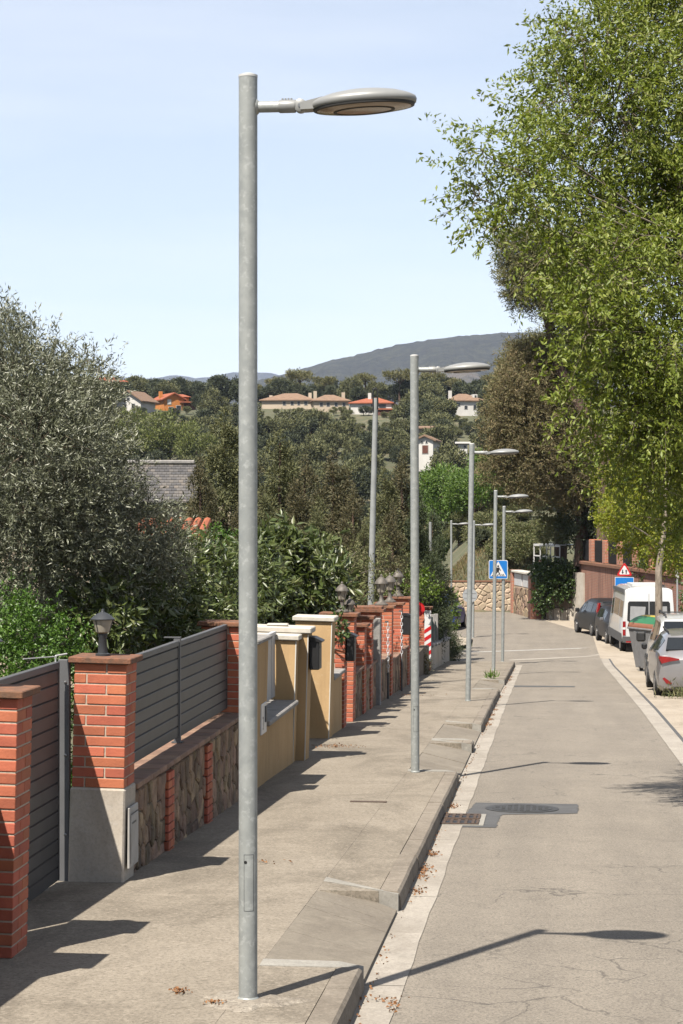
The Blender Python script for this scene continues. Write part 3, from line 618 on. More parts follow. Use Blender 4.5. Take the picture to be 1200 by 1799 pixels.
# ------------------------------------------------------------------ street lamps
LP = []
def lamp(label, x, y, z, H=5.0, tilt=0.0, full=False, group='street lamps along the pavement', arm_dir=0):
    root = thing('street_lamp', label, 'street lamp', (x, y, z), group=group, rot=(0, tilt, arm_dir))
    n = 40 if full else 16
    pole = MB().lathe([(.0505, -.15), (.0505, H - .012)], n).build('pole', M['galv'], root, smooth=True)
    MB().lathe([(.052, H - .014), (.052, H - .002), (.03, H + .006), (.001, H + .008)], n).build('cap', M['white_plastic'], root, smooth=True)
    MB().lathe([(.058, 0), (.058, .012), (.051, .02)], n).build('base_collar', M['galv'], root, smooth=True)
    za = H - .175
    MB().tube([(.045, 0, za), (.18, 0, za)], .031, 16).build('arm', M['galv'], root, smooth=True)
    MB().tube([(.048, 0, za), (.058, 0, za)], [.044, .034], 16).build('weld', M['galv'], root, smooth=True)
    sl = MB().tube([(.170, 0, za), (.175, 0, za), (.254, 0, za), (.259, 0, za)], [.033, .0355, .0355, .034], 18).build('sleeve', M['lampgrey'], root, smooth=True)
    if full:
        for q in range(4): MB().lathe([(.006, 0), (.006, .008), (.003, .010)], 8, (.188 + q * .016, 0, za + .0345)).build('screw', M['lampgrey'], sl)
    kn = MB().tube([(0, -.03, 0), (0, -.026, 0), (0, .026, 0), (0, .03, 0)], [.03, .036, .036, .03], 18).build('hinge', M['lampgrey'], root, smooth=True, loc=(.286, 0, za))
    MB().tube([(0, -.034, 0), (0, -.029, 0)], .011, 12).build('hinge_bolt', M['steelbolt'], kn)
    hx, hz_ = .628, za + .018; tl = R(-3.2)
    hd = MB().lathe([(.262, -.030), (.282, -.022), (.286, -.004), (.280, .010), (.255, .024), (.20, .042), (.13, .055), (.06, .062), (.001, .064)], 48 if full else 28, sy=.62).build('head', M['lampgrey'], root, smooth=True, loc=(hx, 0, hz_), rot=(0, tl, 0), sharp=60)
    MB().prism([(-.34, -.026), (-.34, .012), (-.22, .034), (-.18, .03), (-.18, -.028)], 'y', -.05, .05).build('neck', M['lampgrey'], hd)
    MB().lathe([(.24, -.040), (.272, -.038), (.276, -.026), (.262, -.024)], 40, sy=.62, cap=False).build('gasket', M['lampdark'], hd, smooth=True)
    MB().lathe([(.001, -.052), (.15, -.051), (.22, -.046), (.255, -.0405)], 40, sy=.62, cap=False).build('lens', M['lampglass'], hd, smooth=True)
    MB().lathe([(.15, -.0535), (.166, -.0535), (.166, -.047), (.15, -.047)], 40, sy=.62, cap=False).build('reflector_ring', M['lampdark'], hd, smooth=True)
    if full:
        MB().box(-.26, -.246, -.008, .008, -.03, .0).build('clip', M['steelbolt'], hd)
        a = [R(-106 + q * 4) for q in range(16)]; r_ = .0508
        dr = MB()
        vv = [(r_ * math.cos(w), r_ * math.sin(w), h) for h in (.49, .79) for w in a]; dr.add(vv, [(i, i + 1, 17 + i, 16 + i) for i in range(15)]); dr.build('service_door', M['galv'], root, smooth=True)
        gp = MB()
        for h in (.488, .7905):
            gp.add([((r_ + .0004) * math.cos(w), (r_ + .0004) * math.sin(w), h + k) for k in (0, .0025) for w in a], [(i, i + 1, 17 + i, 16 + i) for i in range(15)])
        for w in (a[0], a[-1]):
            gp.add([((r_ + .0004) * math.cos(w + q), (r_ + .0004) * math.sin(w + q), h) for h in (.488, .793) for q in (-.022, .022)], [(0, 1, 3, 2)])
        gp.build('door_gap', M['lampdark'], root)
        w = R(-97); MB().tube([(.049 * math.cos(w), .049 * math.sin(w), .752), (.0525 * math.cos(w), .0525 * math.sin(w), .752)], .0085, 12).build('key_hole', M['black'], root)
    return root
pad = MB()
vv = []; n = 40
for k in range(n):
    w = 2 * math.pi * k / n; r_ = .20 + .05 * math.sin(3 * w + 1) + .035 * math.sin(7 * w) + .05 * random.random(); vv.append((r_ * 1.15 * math.cos(w), r_ * math.sin(w), .0))
pad.add(vv + [(x * .75, y * .75, .012) for x, y, z in vv], [(k, (k + 1) % n, n + (k + 1) % n, n + k) for k in range(n)] + [tuple(range(n, 2 * n))])
tag(pad.build('cement_footing', M['footing'], None, loc=(-1.60, 10.62, zg(10.62) - .001), rot=(slope, 0, 0)), 'rough pale cement patch round the nearest lamp post foot', 'footing')
lamp('tall galvanised street lamp nearest the viewer', -1.62, 10.653, zg(10.653), full=True)
lamp('second street lamp, beside the second driveway ramp', -1.60, 23.84, zg(23.84), tilt=R(-.12), full=True)
lamp('third street lamp along the kerb', -1.575, 38.75, zg(38.75), tilt=R(.9))
lamp('fourth street lamp, in front of the blue crossing sign', -1.545, 55.49, zg(55.49), tilt=R(.7))
lamp('fifth street lamp, carrying the blue crossing sign', -1.50, 64.26, -2.575, tilt=R(.6))
p6 = W(831, 1113, 85.3); lamp('street lamp at the corner with a round sign on its post', p6.x, p6.y, zr(p6.y), tilt=R(.5))
p7 = W(793, 1090, 100); lamp('farthest street lamp, half hidden by the dark trees', p7.x, p7.y, p7.z)

# ------------------------------------------------------------------ road signs
fifth = Vector((-1.50, 64.26, -2.575))
z0 = CZ - (1001 - 900) / F * 64.07
sg = thing('crossing_sign', 'blue square pedestrian crossing sign on the fifth lamp post', 'road sign', (-1.635, 64.18, z0), rot=(0, 0, TH * .4))
def rrect(w, h, r, n=5):
    out = []
    for cx_, cy_, a in ((w - r, h - r, 0), (-w + r, h - r, 90), (-w + r, -h + r, 180), (w - r, -h + r, 270)):
        for i in range(n + 1): q = R(a + 90 * i / n); out.append((cx_ + r * math.cos(q), cy_ + r * math.sin(q)))
    return out
MB().prism(rrect(.305, .305, .05), 'y', -.004, .012).build('plate', M['white_sign'], sg)
MB().prism(rrect(.285, .285, .04), 'y', -.007, -.0045).build('blue_field', M['blue_sign'], sg)
tri = MB().prism([(-.255, -.215), (.255, -.215), (0, .265)], 'y', -.010, -.0075).build('white_triangle', M['white_sign'], sg)
fig = MB(); fy = (-.013, -.0105)
for poly in ([(-.03, .085), (-.035, .115), (-.015, .14), (.012, .14), (.03, .115), (.025, .09), (0, .078)],
             [(-.055, .06), (.04, .07), (.05, .03), (.02, -.06), (-.05, -.06), (-.06, 0)],
             [(.03, .06), (.075, 0), (.085, -.04), (.065, -.045), (.05, 0), (.02, .03)], [(-.05, .05), (-.10, -.01), (-.105, -.05), (-.085, -.05), (-.075, -.01), (-.04, .02)],
             [(-.05, -.06), (.0, -.06), (-.05, -.13), (-.095, -.205), (-.125, -.205), (-.08, -.12)], [(-.02, -.06), (.02, -.06), (.055, -.12), (.085, -.205), (.055, -.205), (.02, -.13)]):
    fig.prism(poly, 'y', *fy)
fig.build('walking_figure', M['black'], tri)
for x in (-.20, -.14, -.02, .13, .19):
    MB().prism([(x - .02, -.208), (x + .012, -.208), (x + .03 - x * .25, -.14), (x + .005 - x * .25, -.14)], 'y', -.013, -.0105).build('stripe', M['black'], tri)
MB().box(.06, .20, .012, .03, -.05, .05).build('clamp', M['sign_back'], sg)
zc = CZ - (1047 - 900) / F * 84.6; pc = W(822, 1047, 84.9)
rs = thing('round_sign', 'grey back of a round sign on the corner lamp post', 'road sign', (p6.x - .13, p6.y - .09, pc.z), rot=(0, 0, .1))
MB().tube([(0, -.012, 0), (0, 0, 0)], .315, 36).build('disc', M['sign_back'], rs, smooth=True)
MB().tube([(0, -.02, 0), (0, -.012, 0)], [.318, .318], 36, cap=False).build('rim', M['sign_back'], rs)
for s in (-.1, .1): MB().box(-.24, .24, -.026, -.0125, s - .012, s + .012).build('bracket', M['sign_back'], rs)
pt = W(1097, 1002, 84.7)
ts = thing('two_way_sign', 'red bordered triangular two-way traffic sign above a blue panel', 'road sign', (pt.x, pt.y, zr(84.7)), rot=(0, 0, -.05)); hz0 = pt.z - zr(84.7)
MB().lathe([(.03, -.2), (.03, hz0 + .3)], 10, (0, .05, 0)).build('post', M['sign_back'], ts)
def tri3(r_): return [(-r_ * .866, -r_ * .5), (r_ * .866, -r_ * .5), (0, r_)]
def rtri(r_, c=.12):
    p = tri3(r_); out = []
    for i in range(3):
        a, b_, e = Vector(p[i - 1]), Vector(p[i]), Vector(p[(i + 1) % 3]); out += [tuple(b_.lerp(a, c)), tuple(b_.lerp(b_.lerp(a, c).lerp(b_.lerp(e, c), .5), .75)), tuple(b_.lerp(e, c))]
    return out
def shift(poly, dz): return [(x, z + dz) for x, z in poly]
MB().prism(shift(rtri(.40), hz0 - .05), 'y', -.004, .012).build('border', M['red_sign'], ts)
MB().prism(shift(rtri(.275), hz0 - .05), 'y', -.008, -.0045).build('field', M['white_sign'], ts)
for x, s in ((-.075, -1), (.075, 1)):
    c0 = hz0 - .07
    MB().prism([(x - .022, c0 - .09 * s), (x + .022, c0 - .09 * s), (x + .022, c0 + .02 * s), (x + .05, c0 + .02 * s), (x, c0 + .10 * s), (x - .05, c0 + .02 * s), (x - .022, c0 + .02 * s)], 'y', -.012, -.0085).build('arrow', M['black'], ts)
MB().prism(shift(rrect(.40, .30, .03), hz0 - .60), 'y', -.004, .012).build('blue_panel_plate', M['white_sign'], ts)
MB().prism(shift(rrect(.38, .28, .03), hz0 - .60), 'y', -.007, -.0045).build('blue_panel', M['blue_sign'], ts)
pq = W(1190, 1070, 68)
pk = thing('parking_post', 'thin post with a small white box beside the van', 'post', (pq.x, pq.y, zr(68)))
hq = W(1190, 1004, 68).z - zr(68)
MB().lathe([(.03, -.1), (.03, hq - .2)], 10).build('post', M['sign_back'], pk); MB().cbox(-.06, .06, -.05, .05, hq - .22, hq + .04, .01).build('box', M['white_plastic'], pk)

# ------------------------------------------------------------------ garden frontage
TILT = R(1.3); brick_cache = {}
def brick_mesh(l, d, h):
    k = (round(l, 3), round(d, 3), round(h, 3))
    if k not in brick_cache: brick_cache[k] = MB().cbox(-l / 2, l / 2, -d / 2, d / 2, -h / 2, h / 2, .004).mesh('brick', M['brick'])
    return brick_cache[k]
def brick_pillar(label, x0, x1, y0, y1, ztop, base_h=0., cap=.045, over=.04, cap_mat='cap', tilt=None, zb=None, single=True, cap2=False):
    yc, xc = (y0 + y1) / 2, (x0 + x1) / 2; zb = zg(y0) if zb is None else zb
    root = thing('brick_pillar', label, 'pillar', (xc, yc, zb), group='brick gate pillars along the pavement', rot=(0, TILT if tilt is None else tilt, 0))
    hx, hy = (x1 - x0) / 2, (y1 - y0) / 2; H = ztop - zb; j = .011; P = .0725
    MB().box(-hx + .006, hx - .006, -hy + .006, hy - .006, -.15, H - cap).build('mortar_core', M['mortar'] if single else M['brick_far'], root)
    if base_h: MB().cbox(-hx - .012, hx + .012, -hy - .014, hy + .012, -.2, base_h, .012).build('plinth', M['plinth'], root)
    if single:
        n = int((H - cap - base_h) / P); P = (H - cap - base_h) / max(1, n); bh = P - j
        for k in range(n):
            z = base_h + P * k + P / 2; fr = (.24, .62)[k % 2]; t_ = (.12, .20)[k % 2] if hy > .12 else hy * .9
            w_ = 2 * hx; a = w_ * fr
            for (xa, xb) in ((-hx, -hx + a - j / 2), (-hx + a + j / 2, hx)):
                o = bpy.data.objects.new('brick', brick_mesh(xb - xa, t_, bh)); link(o, root); o.location = ((xa + xb) / 2, -hy + t_ / 2 + random.uniform(-.0015, .0015), z)
            fr2 = .55 if k % 2 else .42
            for (xa, xb) in ((-hx, -hx + w_ * fr2 - j / 2), (-hx + w_ * fr2 + j / 2, hx)):
                d_ = 2 * hy - t_ - j; o = bpy.data.objects.new('brick', brick_mesh(xb - xa, d_, bh)); link(o, root); o.location = ((xa + xb) / 2 + random.uniform(-.0015, .0015), -hy + t_ + j + d_ / 2, z)
    else: pass
    c = MB().cbox(-hx - over, hx + over, -hy - over, hy + over, H - cap, H, .006).build('cap', M[cap_mat], root)
    if cap2: MB().cbox(-hx - over * .4, hx + over * .4, -hy - over * .4, hy + over * .4, H, H + .05, .006).build('cap_top', M[cap_mat], root)
    return root
P2C = 1.125
brick_pillar('brick gate pillar just outside the near gate', -3.65, -3.2, 10.50, 10.86, 1.17)
brick_pillar('brick gate pillar at the edge beside the slatted gate', -3.65, -3.2, 11.65, 12.0, 1.175)
brick_pillar('brick pillar on a pale rendered plinth carrying the charcoal lantern', -3.60, -3.2, 14.73, 15.10, 1.145, base_h=.705)
brick_pillar('brick pillar at the far end of the slatted fence', -3.66, -3.2, 20.55, 20.95, 1.09)

def slat_gate(name, label, x, y0, y1, z0_, z1, n, cat, frame=True, parent=None):
    root = thing(name, label, cat, (x, y0, z0_)); L = y1 - y0; H = z1 - z0_
    P = (H - .05) / n
    for k in range(n):
        zz = .0 + P * k
        MB().prism([(-.016, zz + .006), (.016, zz), (.016, zz + P - .016), (.004, zz + P - .008), (-.016, zz + P - .010)], 'y', .03, L - .03).build('slat', M['slat'], root)
    MB().cbox(-.022, .022, 0, L, H - .05, H, .004).build('top_rail', M['slatframe'], root)
    MB().box(-.024, .020, 0, .03, 0, H - .05).build('stile', M['slat'], root); MB().box(-.024, .020, L - .03, L, 0, H - .05).build('stile', M['slat'], root)
    MB().box(-.012, .002, .02, L - .02, .01, H - .06).build('backing_sheet', M['lampdark'], root)
    return root
slat_gate('slatted_gate', 'graphite grey slatted driveway gate between the two near brick pillars', -3.67, 12.0, 14.62, -.515, 1.12, 15, 'gate')
slat_gate('slatted_gate', 'graphite grey slatted garden gate before the nearest brick pillar', -3.45, 10.88, 11.64, -.38, 1.0, 13, 'gate')
slat_gate('slatted_fence_panel', 'graphite slatted fence panel close to the lantern pillar', -3.36, 15.12, 17.80, .205, 1.075, 8, 'fence')
slat_gate('slatted_fence_panel', 'graphite slatted fence panel against the far brick pillar', -3.36, 17.86, 20.53, .195, 1.07, 8, 'fence')
slat_gate('slatted_fence_panel', 'graphite slatted fence panel at the very front of the frontage', -3.36, 7.2, 10.48, .25, 1.12, 8, 'fence')
gp = thing('gate_post', 'flat grey steel gate post bolted to the lantern pillar', 'post', (-3.645, 14.76, zg(14.7)))
MB().cbox(-.045, .040, -.03, .03, -.05, 1.67, .003).build('post', M['slatframe'], gp)
for h in (.35, .95, 1.50): MB().tube([(.012, -.03, h), (.012, -.036, h), (.012, -.041, h)], [.011, .011, .006], 10).build('bolt', M['steelbolt'], gp)
fp = thing('fence_post', 'grey steel post between the two slatted fence panels', 'post', (-3.36, 17.83, .148))
MB().cbox(-.03, .03, -.026, .026, 0, .95, .003).build('post', M['slatframe'], fp); MB().box(-.05, .05, -.04, .04, 0, .008).build('foot_plate', M['slatframe'], fp); MB().box(-.12, .032, -.03, .03, .95, .958).build('top_plate', M['slatframe'], fp)
lt = thing('gate_latch', 'thin white steel rod bracket above the driveway gate', 'latch', (-3.67, 14.6, 1.12))
MB().tube([(0, -.02, 0), (0, -.02, .045), (.05, .12, .05)], .007, 6).build('bracket', M['white_plastic'], lt); MB().tube([(0, -.02, .04), (-.12, -.5, .055)], .004, 6).build('rod', M['white_plastic'], lt)

# low stone wall under the fence, with brick strips and tiled coping
def clip(poly, nx, ny, c):
    out = []
    for (ax, ay), (bx, by) in zip(poly, poly[1:] + poly[:1]):
        da, db = nx * ax + ny * ay - c, nx * bx + ny * by - c
        if da <= 0: out.append((ax, ay))
        if da * db < 0: q = da / (da - db); out.append((ax + (bx - ax) * q, ay + (by - ay) * q))
    return out
def cells(w, h, n, gap, ax=1., rnd=random):
    pts = []
    tries = 0
    while len(pts) < n and tries < 6000:
        tries += 1; p = (rnd.random() * w, rnd.random() * h)
        if all(((p[0] - q[0]) * ax) ** 2 + (p[1] - q[1]) ** 2 > (.62 * math.sqrt(w * ax * h / n)) ** 2 for q in pts): pts.append(p)
    out = []
    for i, p in enumerate(pts):
        poly = [(0, 0), (w, 0), (w, h), (0, h)]
        for k, q in enumerate(pts):
            if k == i: continue
            dx, dy = (q[0] - p[0]) * ax * ax, q[1] - p[1]; mx, my = (p[0] + q[0]) / 2, (p[1] + q[1]) / 2
            L = math.hypot(dx, dy); poly = clip(poly, dx / L, dy / L, (dx * mx + dy * my) / L - gap / 2)
            if len(poly) < 3: break
        if len(poly) >= 3: out.append((p, poly))
    return out
def stones(root, name, org, u, w, h, n, gap, thick, mat, ax=1., bev=.02, base=None):
    """irregular stones laid on an upright face: org + u*s + z*t, standing proud along n_"""
    u = Vector(u).normalized(); n_ = u.cross(Vector((0, 0, 1))); org = Vector(org)
    for p, poly in cells(w, h, n, gap, ax):
        cx_ = sum(q[0] for q in poly) / len(poly); cy_ = sum(q[1] for q in poly) / len(poly); th = thick * random.uniform(.6, 1.4); k = len(poly)
        def P3(q, sc, dep): return tuple(org + u * (cx_ + (q[0] - cx_) * sc) + Vector((0, 0, cy_ + (q[1] - cy_) * sc)) + n_ * dep)
        def inset(q):
            L = math.hypot(q[0] - cx_, q[1] - cy_); return max(.3, 1 - bev / max(L, 1e-4))
        vv = [P3(q, 1, -.01) for q in poly] + [P3(q, 1, th * .5) for q in poly] + [P3(q, inset(q), th + random.uniform(-.15, .15) * thick) for q in poly] + [P3((cx_, cy_), 1, th * 1.06)]
        ff = [(i, (i + 1) % k, k + (i + 1) % k, k + i) for i in range(k)] + [(k + i, k + (i + 1) % k, 2 * k + (i + 1) % k, 2 * k + i) for i in range(k)] + [(2 * k + i, 2 * k + (i + 1) % k, 3 * k) for i in range(k)]
        MB().add(vv, ff).build(name, mat, root)
sw = thing('stone_wall', 'low shaded stone garden wall with brick strips under the slatted fence', 'wall', (0, 0, 0))
MB().box(-3.55, -3.225, 15.105, 20.545, -1.0, .095).build('wall_core', M['stone_joint'], sw)
for a, b_ in ((15.12, 16.48), (16.76, 18.40), (18.70, 20.53)):
    zz = zg(b_) - .05; stones(sw, 'stone', (-3.226, a, zz), (0, 1, 0), b_ - a, .06 - zz, int((b_ - a) * 26), .016, .020, M['stone'], ax=1.15, bev=.02)
for a, b_ in ((16.49, 16.75), (18.41, 18.69)):
    zz = zg(a) - .06; k = 0
    while zz < .03:
        L = b_ - a - .004; s_ = L * (.40 if k % 2 else .62)
        for q0, q1 in ((0, s_ - .005), (s_ + .005, L)):
            o = bpy.data.objects.new('brick', brick_mesh(.05, q1 - q0, .062)); link(o, sw); o.location = (-3.205, a + (q0 + q1) / 2, zz + .031)
        zz += .0725; k += 1
for s, e in along(15.11, 20.54, .30, .006):
    o = MB().cbox(-3.57, -3.155, s, e, .100 + random.uniform(-.002, .002), .145 + random.uniform(-.002, .002), .006).build('coping_tile', M['coping'], sw)
mt = thing('meter_box', 'pale meter box cover on the side of the plinth', 'meter box', (-3.165, 14.91, zg(14.9) + .10))
MB().cbox(0, .018, -.15, .17, 0, .46, .005).build('frame', M['meter'], mt); MB().cbox(.018, .026, -.12, .14, .03, .40, .004).build('door', M['meter'], mt)
MB().box(.026, .028, -.09, .05, .33, .345).build('lettering_strip', M['greytrim'], mt); MB().box(.026, .0275, -.12, .14, .405, .412).build('shadow_gap', M['lampdark'], mt)

def lantern(label, loc, s=1.0, kind='cone', group='lanterns on the gate pillars'):
    root = thing('wall_lantern', label, 'lantern', loc, group=group)
    k = lambda pr: [(r_ * s, z * s) for r_, z in pr]
    if kind == 'cone':
        MB().lathe(k([(.055, 0), (.055, .014), (.036, .02), (.030, .14), (.036, .15), (.036, .165)]), 24).build('stem', M['charcoal'], root, smooth=True)
        MB().lathe(k([(.03, .165), (.052, .18), (.074, .26), (.076, .275)]), 24).build('glass', M['lantglass'], root, smooth=True)
        h = MB().lathe(k([(.076, .273), (.092, .272), (.094, .279), (.05, .315), (.016, .33), (.012, .34), (.010, .352), (.001, .356)]), 24).build('hood', M['charcoal'], root, smooth=True)
        cg = [MB().tube([(.053 * s * math.cos(w), .053 * s * math.sin(w), .178 * s), (.078 * s * math.cos(w), .078 * s * math.sin(w), .274 * s)], .004 * s, 5).build('rib', M['charcoal'], root) for w in (0, 2.094, 4.189)]
    else:
        MB().lathe(k([(.14, 0), (.14, .02), (.10, .045), (.055, .09), (.038, .15), (.036, .22), (.05, .235), (.05, .255)]), 20).build('stem', M['bronze'], root, smooth=True)
        MB().lathe(k([(.055, .255), (.07, .265), (.105, .43), (.105, .44)]), 6, ph=.3).build('glass', M['lantglass'], root)
        for q in range(6):
            w = q * math.pi / 3 + .3; MB().tube([(.071 * s * math.cos(w), .071 * s * math.sin(w), .262 * s), (.108 * s * math.cos(w), .108 * s * math.sin(w), .44 * s)], .008 * s, 5).build('rib', M['bronze'], root)
        MB().lathe(k([(.108, .438), (.145, .436), (.145, .448), (.115, .50), (.07, .55), (.035, .575), (.02, .59), (.028, .605), (.012, .63), (.001, .64)]), 12, ph=.3).build('hood', M['bronze'], root, smooth=True)
    return root
lantern('charcoal cone lantern on the pillar beside the slatted gate', (-3.385, 14.90, P2C + .022))
lantern('charcoal cone lantern on the pillar at the picture edge', (-3.40, 11.82, 1.177))

# ochre rendered frontage
def block(root, name, x0, x1, y0, y1, z0_, z1, mat, c=.01): return MB().cbox(x0, x1, y0, y1, z0_, z1, c).build(name, M[mat], root)
def ochre_pillar(label, x0, x1, y0, y1, ztop, capm, capt=.06, over=.04, bead=True):
    root = thing('rendered_pillar', label, 'pillar', ((x0 + x1) / 2, (y0 + y1) / 2, zg(y0)), group='ochre rendered gate pillars', rot=(0, TILT * 1.2, 0))
    hx, hy, H = (x1 - x0) / 2, (y1 - y0) / 2, ztop - zg(y0)
    block(root, 'shaft', -hx, hx, -hy, hy, -.2, H - capt, 'cream'); block(root, 'cap', -hx - over, hx + over, -hy - over, hy + over, H - capt, H, capm, .012)
    if bead: MB().box(hx - .010, hx + .003, -hy - .003, -hy + .010, 0, H - capt - .01).build('corner_bead', M['bead'], root)
    return root
ochre_pillar('short ochre pillar with grey cap beside the number plaque', -3.66, -3.2, 21.30, 22.30, .86, 'greycap', .05, bead=False)
cw = thing('rendered_wall', 'low ochre rendered garden wall with rough grey coping', 'wall', (0, 0, 0))
block(cw, 'wall', -3.58, -3.21, 20.96, 24.88, -1.2, -.19, 'cream')
for s, e in along(22.34, 24.88, .62, .006): block(cw, 'coping_stone', -3.62, -3.14, s, e, -.188, -.125, 'greycap', .014)
ochre_pillar('wide ochre pillar with pale stone cap behind the number plaque', -3.95, -3.215, 24.90, 25.15, .70, 'whitecap', .07)
ochre_pillar('ochre pillar carrying the black mailbox', -3.80, -3.10, 25.20, 25.62, .775, 'whitecap', .075)
ochre_pillar('tallest ochre pillar with white cap, lit by the sun', -3.74, -3.2, 28.87, 29.35, .715, 'whitecap', .07)
tag(MB().cbox(-.14, .14, -.06, .06, 0, .035, .015).build('loose_cap_stone', M['whitecap'], None, loc=(-3.47, 25.35, .776)), 'small white stone lying on the ochre pillar cap', 'stone')
slat_gate('slatted_gate', 'graphite slatted garden gate in the recess between the ochre pillars', -3.66, 25.66, 28.80, -.92, .50, 13, 'gate')
wg = thing('white_gate', 'white sheet metal garden gate behind the low ochre wall', 'gate', (-3.45, 22.36, -.10))
for q in range(8): MB().box(-.012, .012 + .004 * (q % 2), q * .31, q * .31 + .305, .02, 0.80).build('panel', M['whitegate'], wg)
MB().cbox(-.025, .03, 0, 2.5, .80, .84, .004).build('top_rail', M['whitegate'], wg)
nq = thing('number_plaque', 'pale house number plaque with a black 3 on the ochre pillar', 'plaque', (-3.185, 21.98, zg(22) + .58))
MB().cbox(0, .02, -.17, .22, 0, .34, .004).build('plate', M['white_sign'], nq)
dig = MB()
def arc_strip(mb, cx_, cz_, r0, r1, a0, a1, x, n=10):
    vv = []; 
    for i in range(n + 1):
        w = R(a0 + (a1 - a0) * i / n)
        for r_ in (r0, r1): vv.append((x, cx_ + r_ * math.cos(w), cz_ + r_ * math.sin(w)))
    mb.add(vv, [(2 * i, 2 * i + 1, 2 * i + 3, 2 * i + 2) for i in range(n)])
arc_strip(dig, -.06, .155, .024, .042, 140, -90, .0215); arc_strip(dig, -.06, .09, .024, .042, 90, -140, .0215)
dig.build('digit', M['black'], nq); MB().cbox(.02, .032, .08, .18, .12, .30, .004).build('bell_panel', M['greytrim'], nq)
def mailbox(label, x, y, z, w=.13, d=.28, h=.36, hood=True):
    root = thing('mailbox', label, 'mailbox', (x, y, z), group='black mailboxes on the gate pillars')
    MB().cbox(0, w, -d / 2, d / 2, 0, h, .012).build('box', M['black'], root)
    MB().prism([(-.0, h), (w + .03, h - .03), (w + .04, h - .01), (w * .5, h + .04), (0, h + .045)], 'y', -d / 2 - .015, d / 2 + .015).build('lid', M['black'], root)
    MB().box(w, w + .004, -d * .35, d * .35, h * .72, h * .78).build('slot', M['greytrim'], root)
mailbox('black mailbox on the ochre pillar', -3.055, 25.42, .22, h=.38)
block_root = thing('rendered_wall', 'short ochre wall with ivy beyond the tallest ochre pillar', 'wall', (0, 0, 0))
block(block_root, 'wall', -3.55, -3.22, 29.36, 30.9, -1.4, -.26, 'cream'); block(block_root, 'coping', -3.6, -3.16, 29.36, 30.9, -.259, -.20, 'greycap')

# brick frontage further down
brick_pillar('narrow brick pillar with ivy hanging over its cap', -3.62, -3.2, 31.0, 31.4, .50, tilt=R(.8))
mailbox('black mailbox on the narrow brick pillar', -3.17, 31.2, -.10, h=.40)
brick_pillar('tall sunlit brick pillar with a wide terracotta cap', -3.72, -3.2, 32.45, 32.85, .585, cap=.06, over=.06, tilt=R(.8))
brick_pillar('lower brick pillar behind the tall sunlit one', -3.85, -3.2, 34.4, 34.8, .30, cap=.055, over=.06, tilt=R(.5))
brick_pillar('brick pillar with a stained terracotta cap next to the grey post', -3.72, -3.2, 35.8, 36.15, .36, cap=.06, tilt=R(.5))
brick_pillar('brick pillar with a double cap near the first bronze lantern', -3.9, -3.2, 37.6, 38.0, .40, cap=.06, over=.07, tilt=R(.5), cap2=True)
brick_pillar('brick pillar carrying the two bronze lanterns', -3.66, -3.2, 40.4, 40.8, .33, cap=.05, over=.05, tilt=R(.5))
brick_pillar('brick pillar with the dark hanging mailbox', -3.75, -3.2, 43.1, 43.5, .27, cap=.05, over=.05, tilt=R(.4))
brick_pillar('brick pillar under the tall bronze lantern', -3.75, -3.2, 45.4, 45.8, .30, cap=.05, over=.05, tilt=R(.4))
brick_pillar('weathered brick pillar beside the striped board', -3.68, -3.25, 54.5, 54.9, -.36, cap=.06, over=.05, tilt=R(.3))
for a, b_, lab in ((32.9, 34.38, 'dark stone panel wall between the tall and the lower brick pillar'), (34.82, 37.58, 'dark stone panel wall beside the grey concrete post'), (38.02, 40.38, 'dark stone panel wall under the bronze lanterns'), (40.82, 45.38, 'dark stone panel wall below the hanging chains')):
    w_ = thing('stone_wall', lab, 'wall', (0, 0, 0)); zt = zg((a + b_) / 2) + .82
    MB().box(-3.52, -3.245, a, b_, zg(b_) - .3, zt - .05).build('wall_core', M['stone_joint'], w_)
    stones(w_, 'stone', (-3.246, a + .01, zg(b_) - .02), (0, 1, 0), b_ - a - .02, zt - .06 - zg(b_) + .0, int((b_ - a) * 15), .016, .020, M['stone'], ax=1.15, bev=.02)
    for s, e in along(a, b_, .5, .006): MB().cbox(-3.58, -3.19, s, e, zt - .048, zt, .006).build('coping_tile', M['coping'], w_)
    if a < 38: MB().box(-3.44, -3.36, a, b_, zt + .002, zt + .55).build('brick_screen', M['brick_far'], w_)
gpst = thing('concrete_post', 'pale grey concrete post between the shaded brick pillars', 'post', (-3.27, 37.15, zg(37)))
MB().cbox(-.13, .13, -.09, .09, -.1, 1.62, .012).build('post', M['greycap'], gpst)
for x, y, zt, lab in ((-3.17, 39.2, .02, 'white link chain hanging beside the bronze lantern pillar'), (-3.15, 42.6, .06, 'white link chain hanging past the dark mailbox')):
    ch = thing('hanging_chain', lab, 'chain', (x, y, zt)); q = MB()
    for k in range(13):
        zz = -.075 * k; r_ = []
        for i in range(9):
            w = 2 * math.pi * i / 8; a, b_ = .022 * math.cos(w), .044 * math.sin(w); r_.append((a, 0, zz + b_) if k % 2 else (0, a, zz + b_))
        MB().tube(r_, .009, 5).build('link', M['whitegate'], ch)
    MB().box(-.06, .01, -.02, .02, .04, .07).build('hook', M['greytrim'], ch)
    MB().cbox(-.02, .02, -.02, .02, zg(y) - zt - .0, -.95, .005).build('support_rod', M['greytrim'], ch)
mailbox('dark mailbox hanging on the brick pillar below the lanterns', -3.17, 43.3, -.43, w=.2, h=.42)
lantern('bronze hexagonal lantern in front of the pair', (-3.42, 40.6, .335), 1.0, 'hex'); lantern('bronze hexagonal lantern behind the front one of the pair', (-3.46, 43.3, .275), 1.0, 'hex'); lantern('taller bronze lantern standing alone next to the second lamp post', (-3.46, 45.6, .305), 1.02, 'hex')
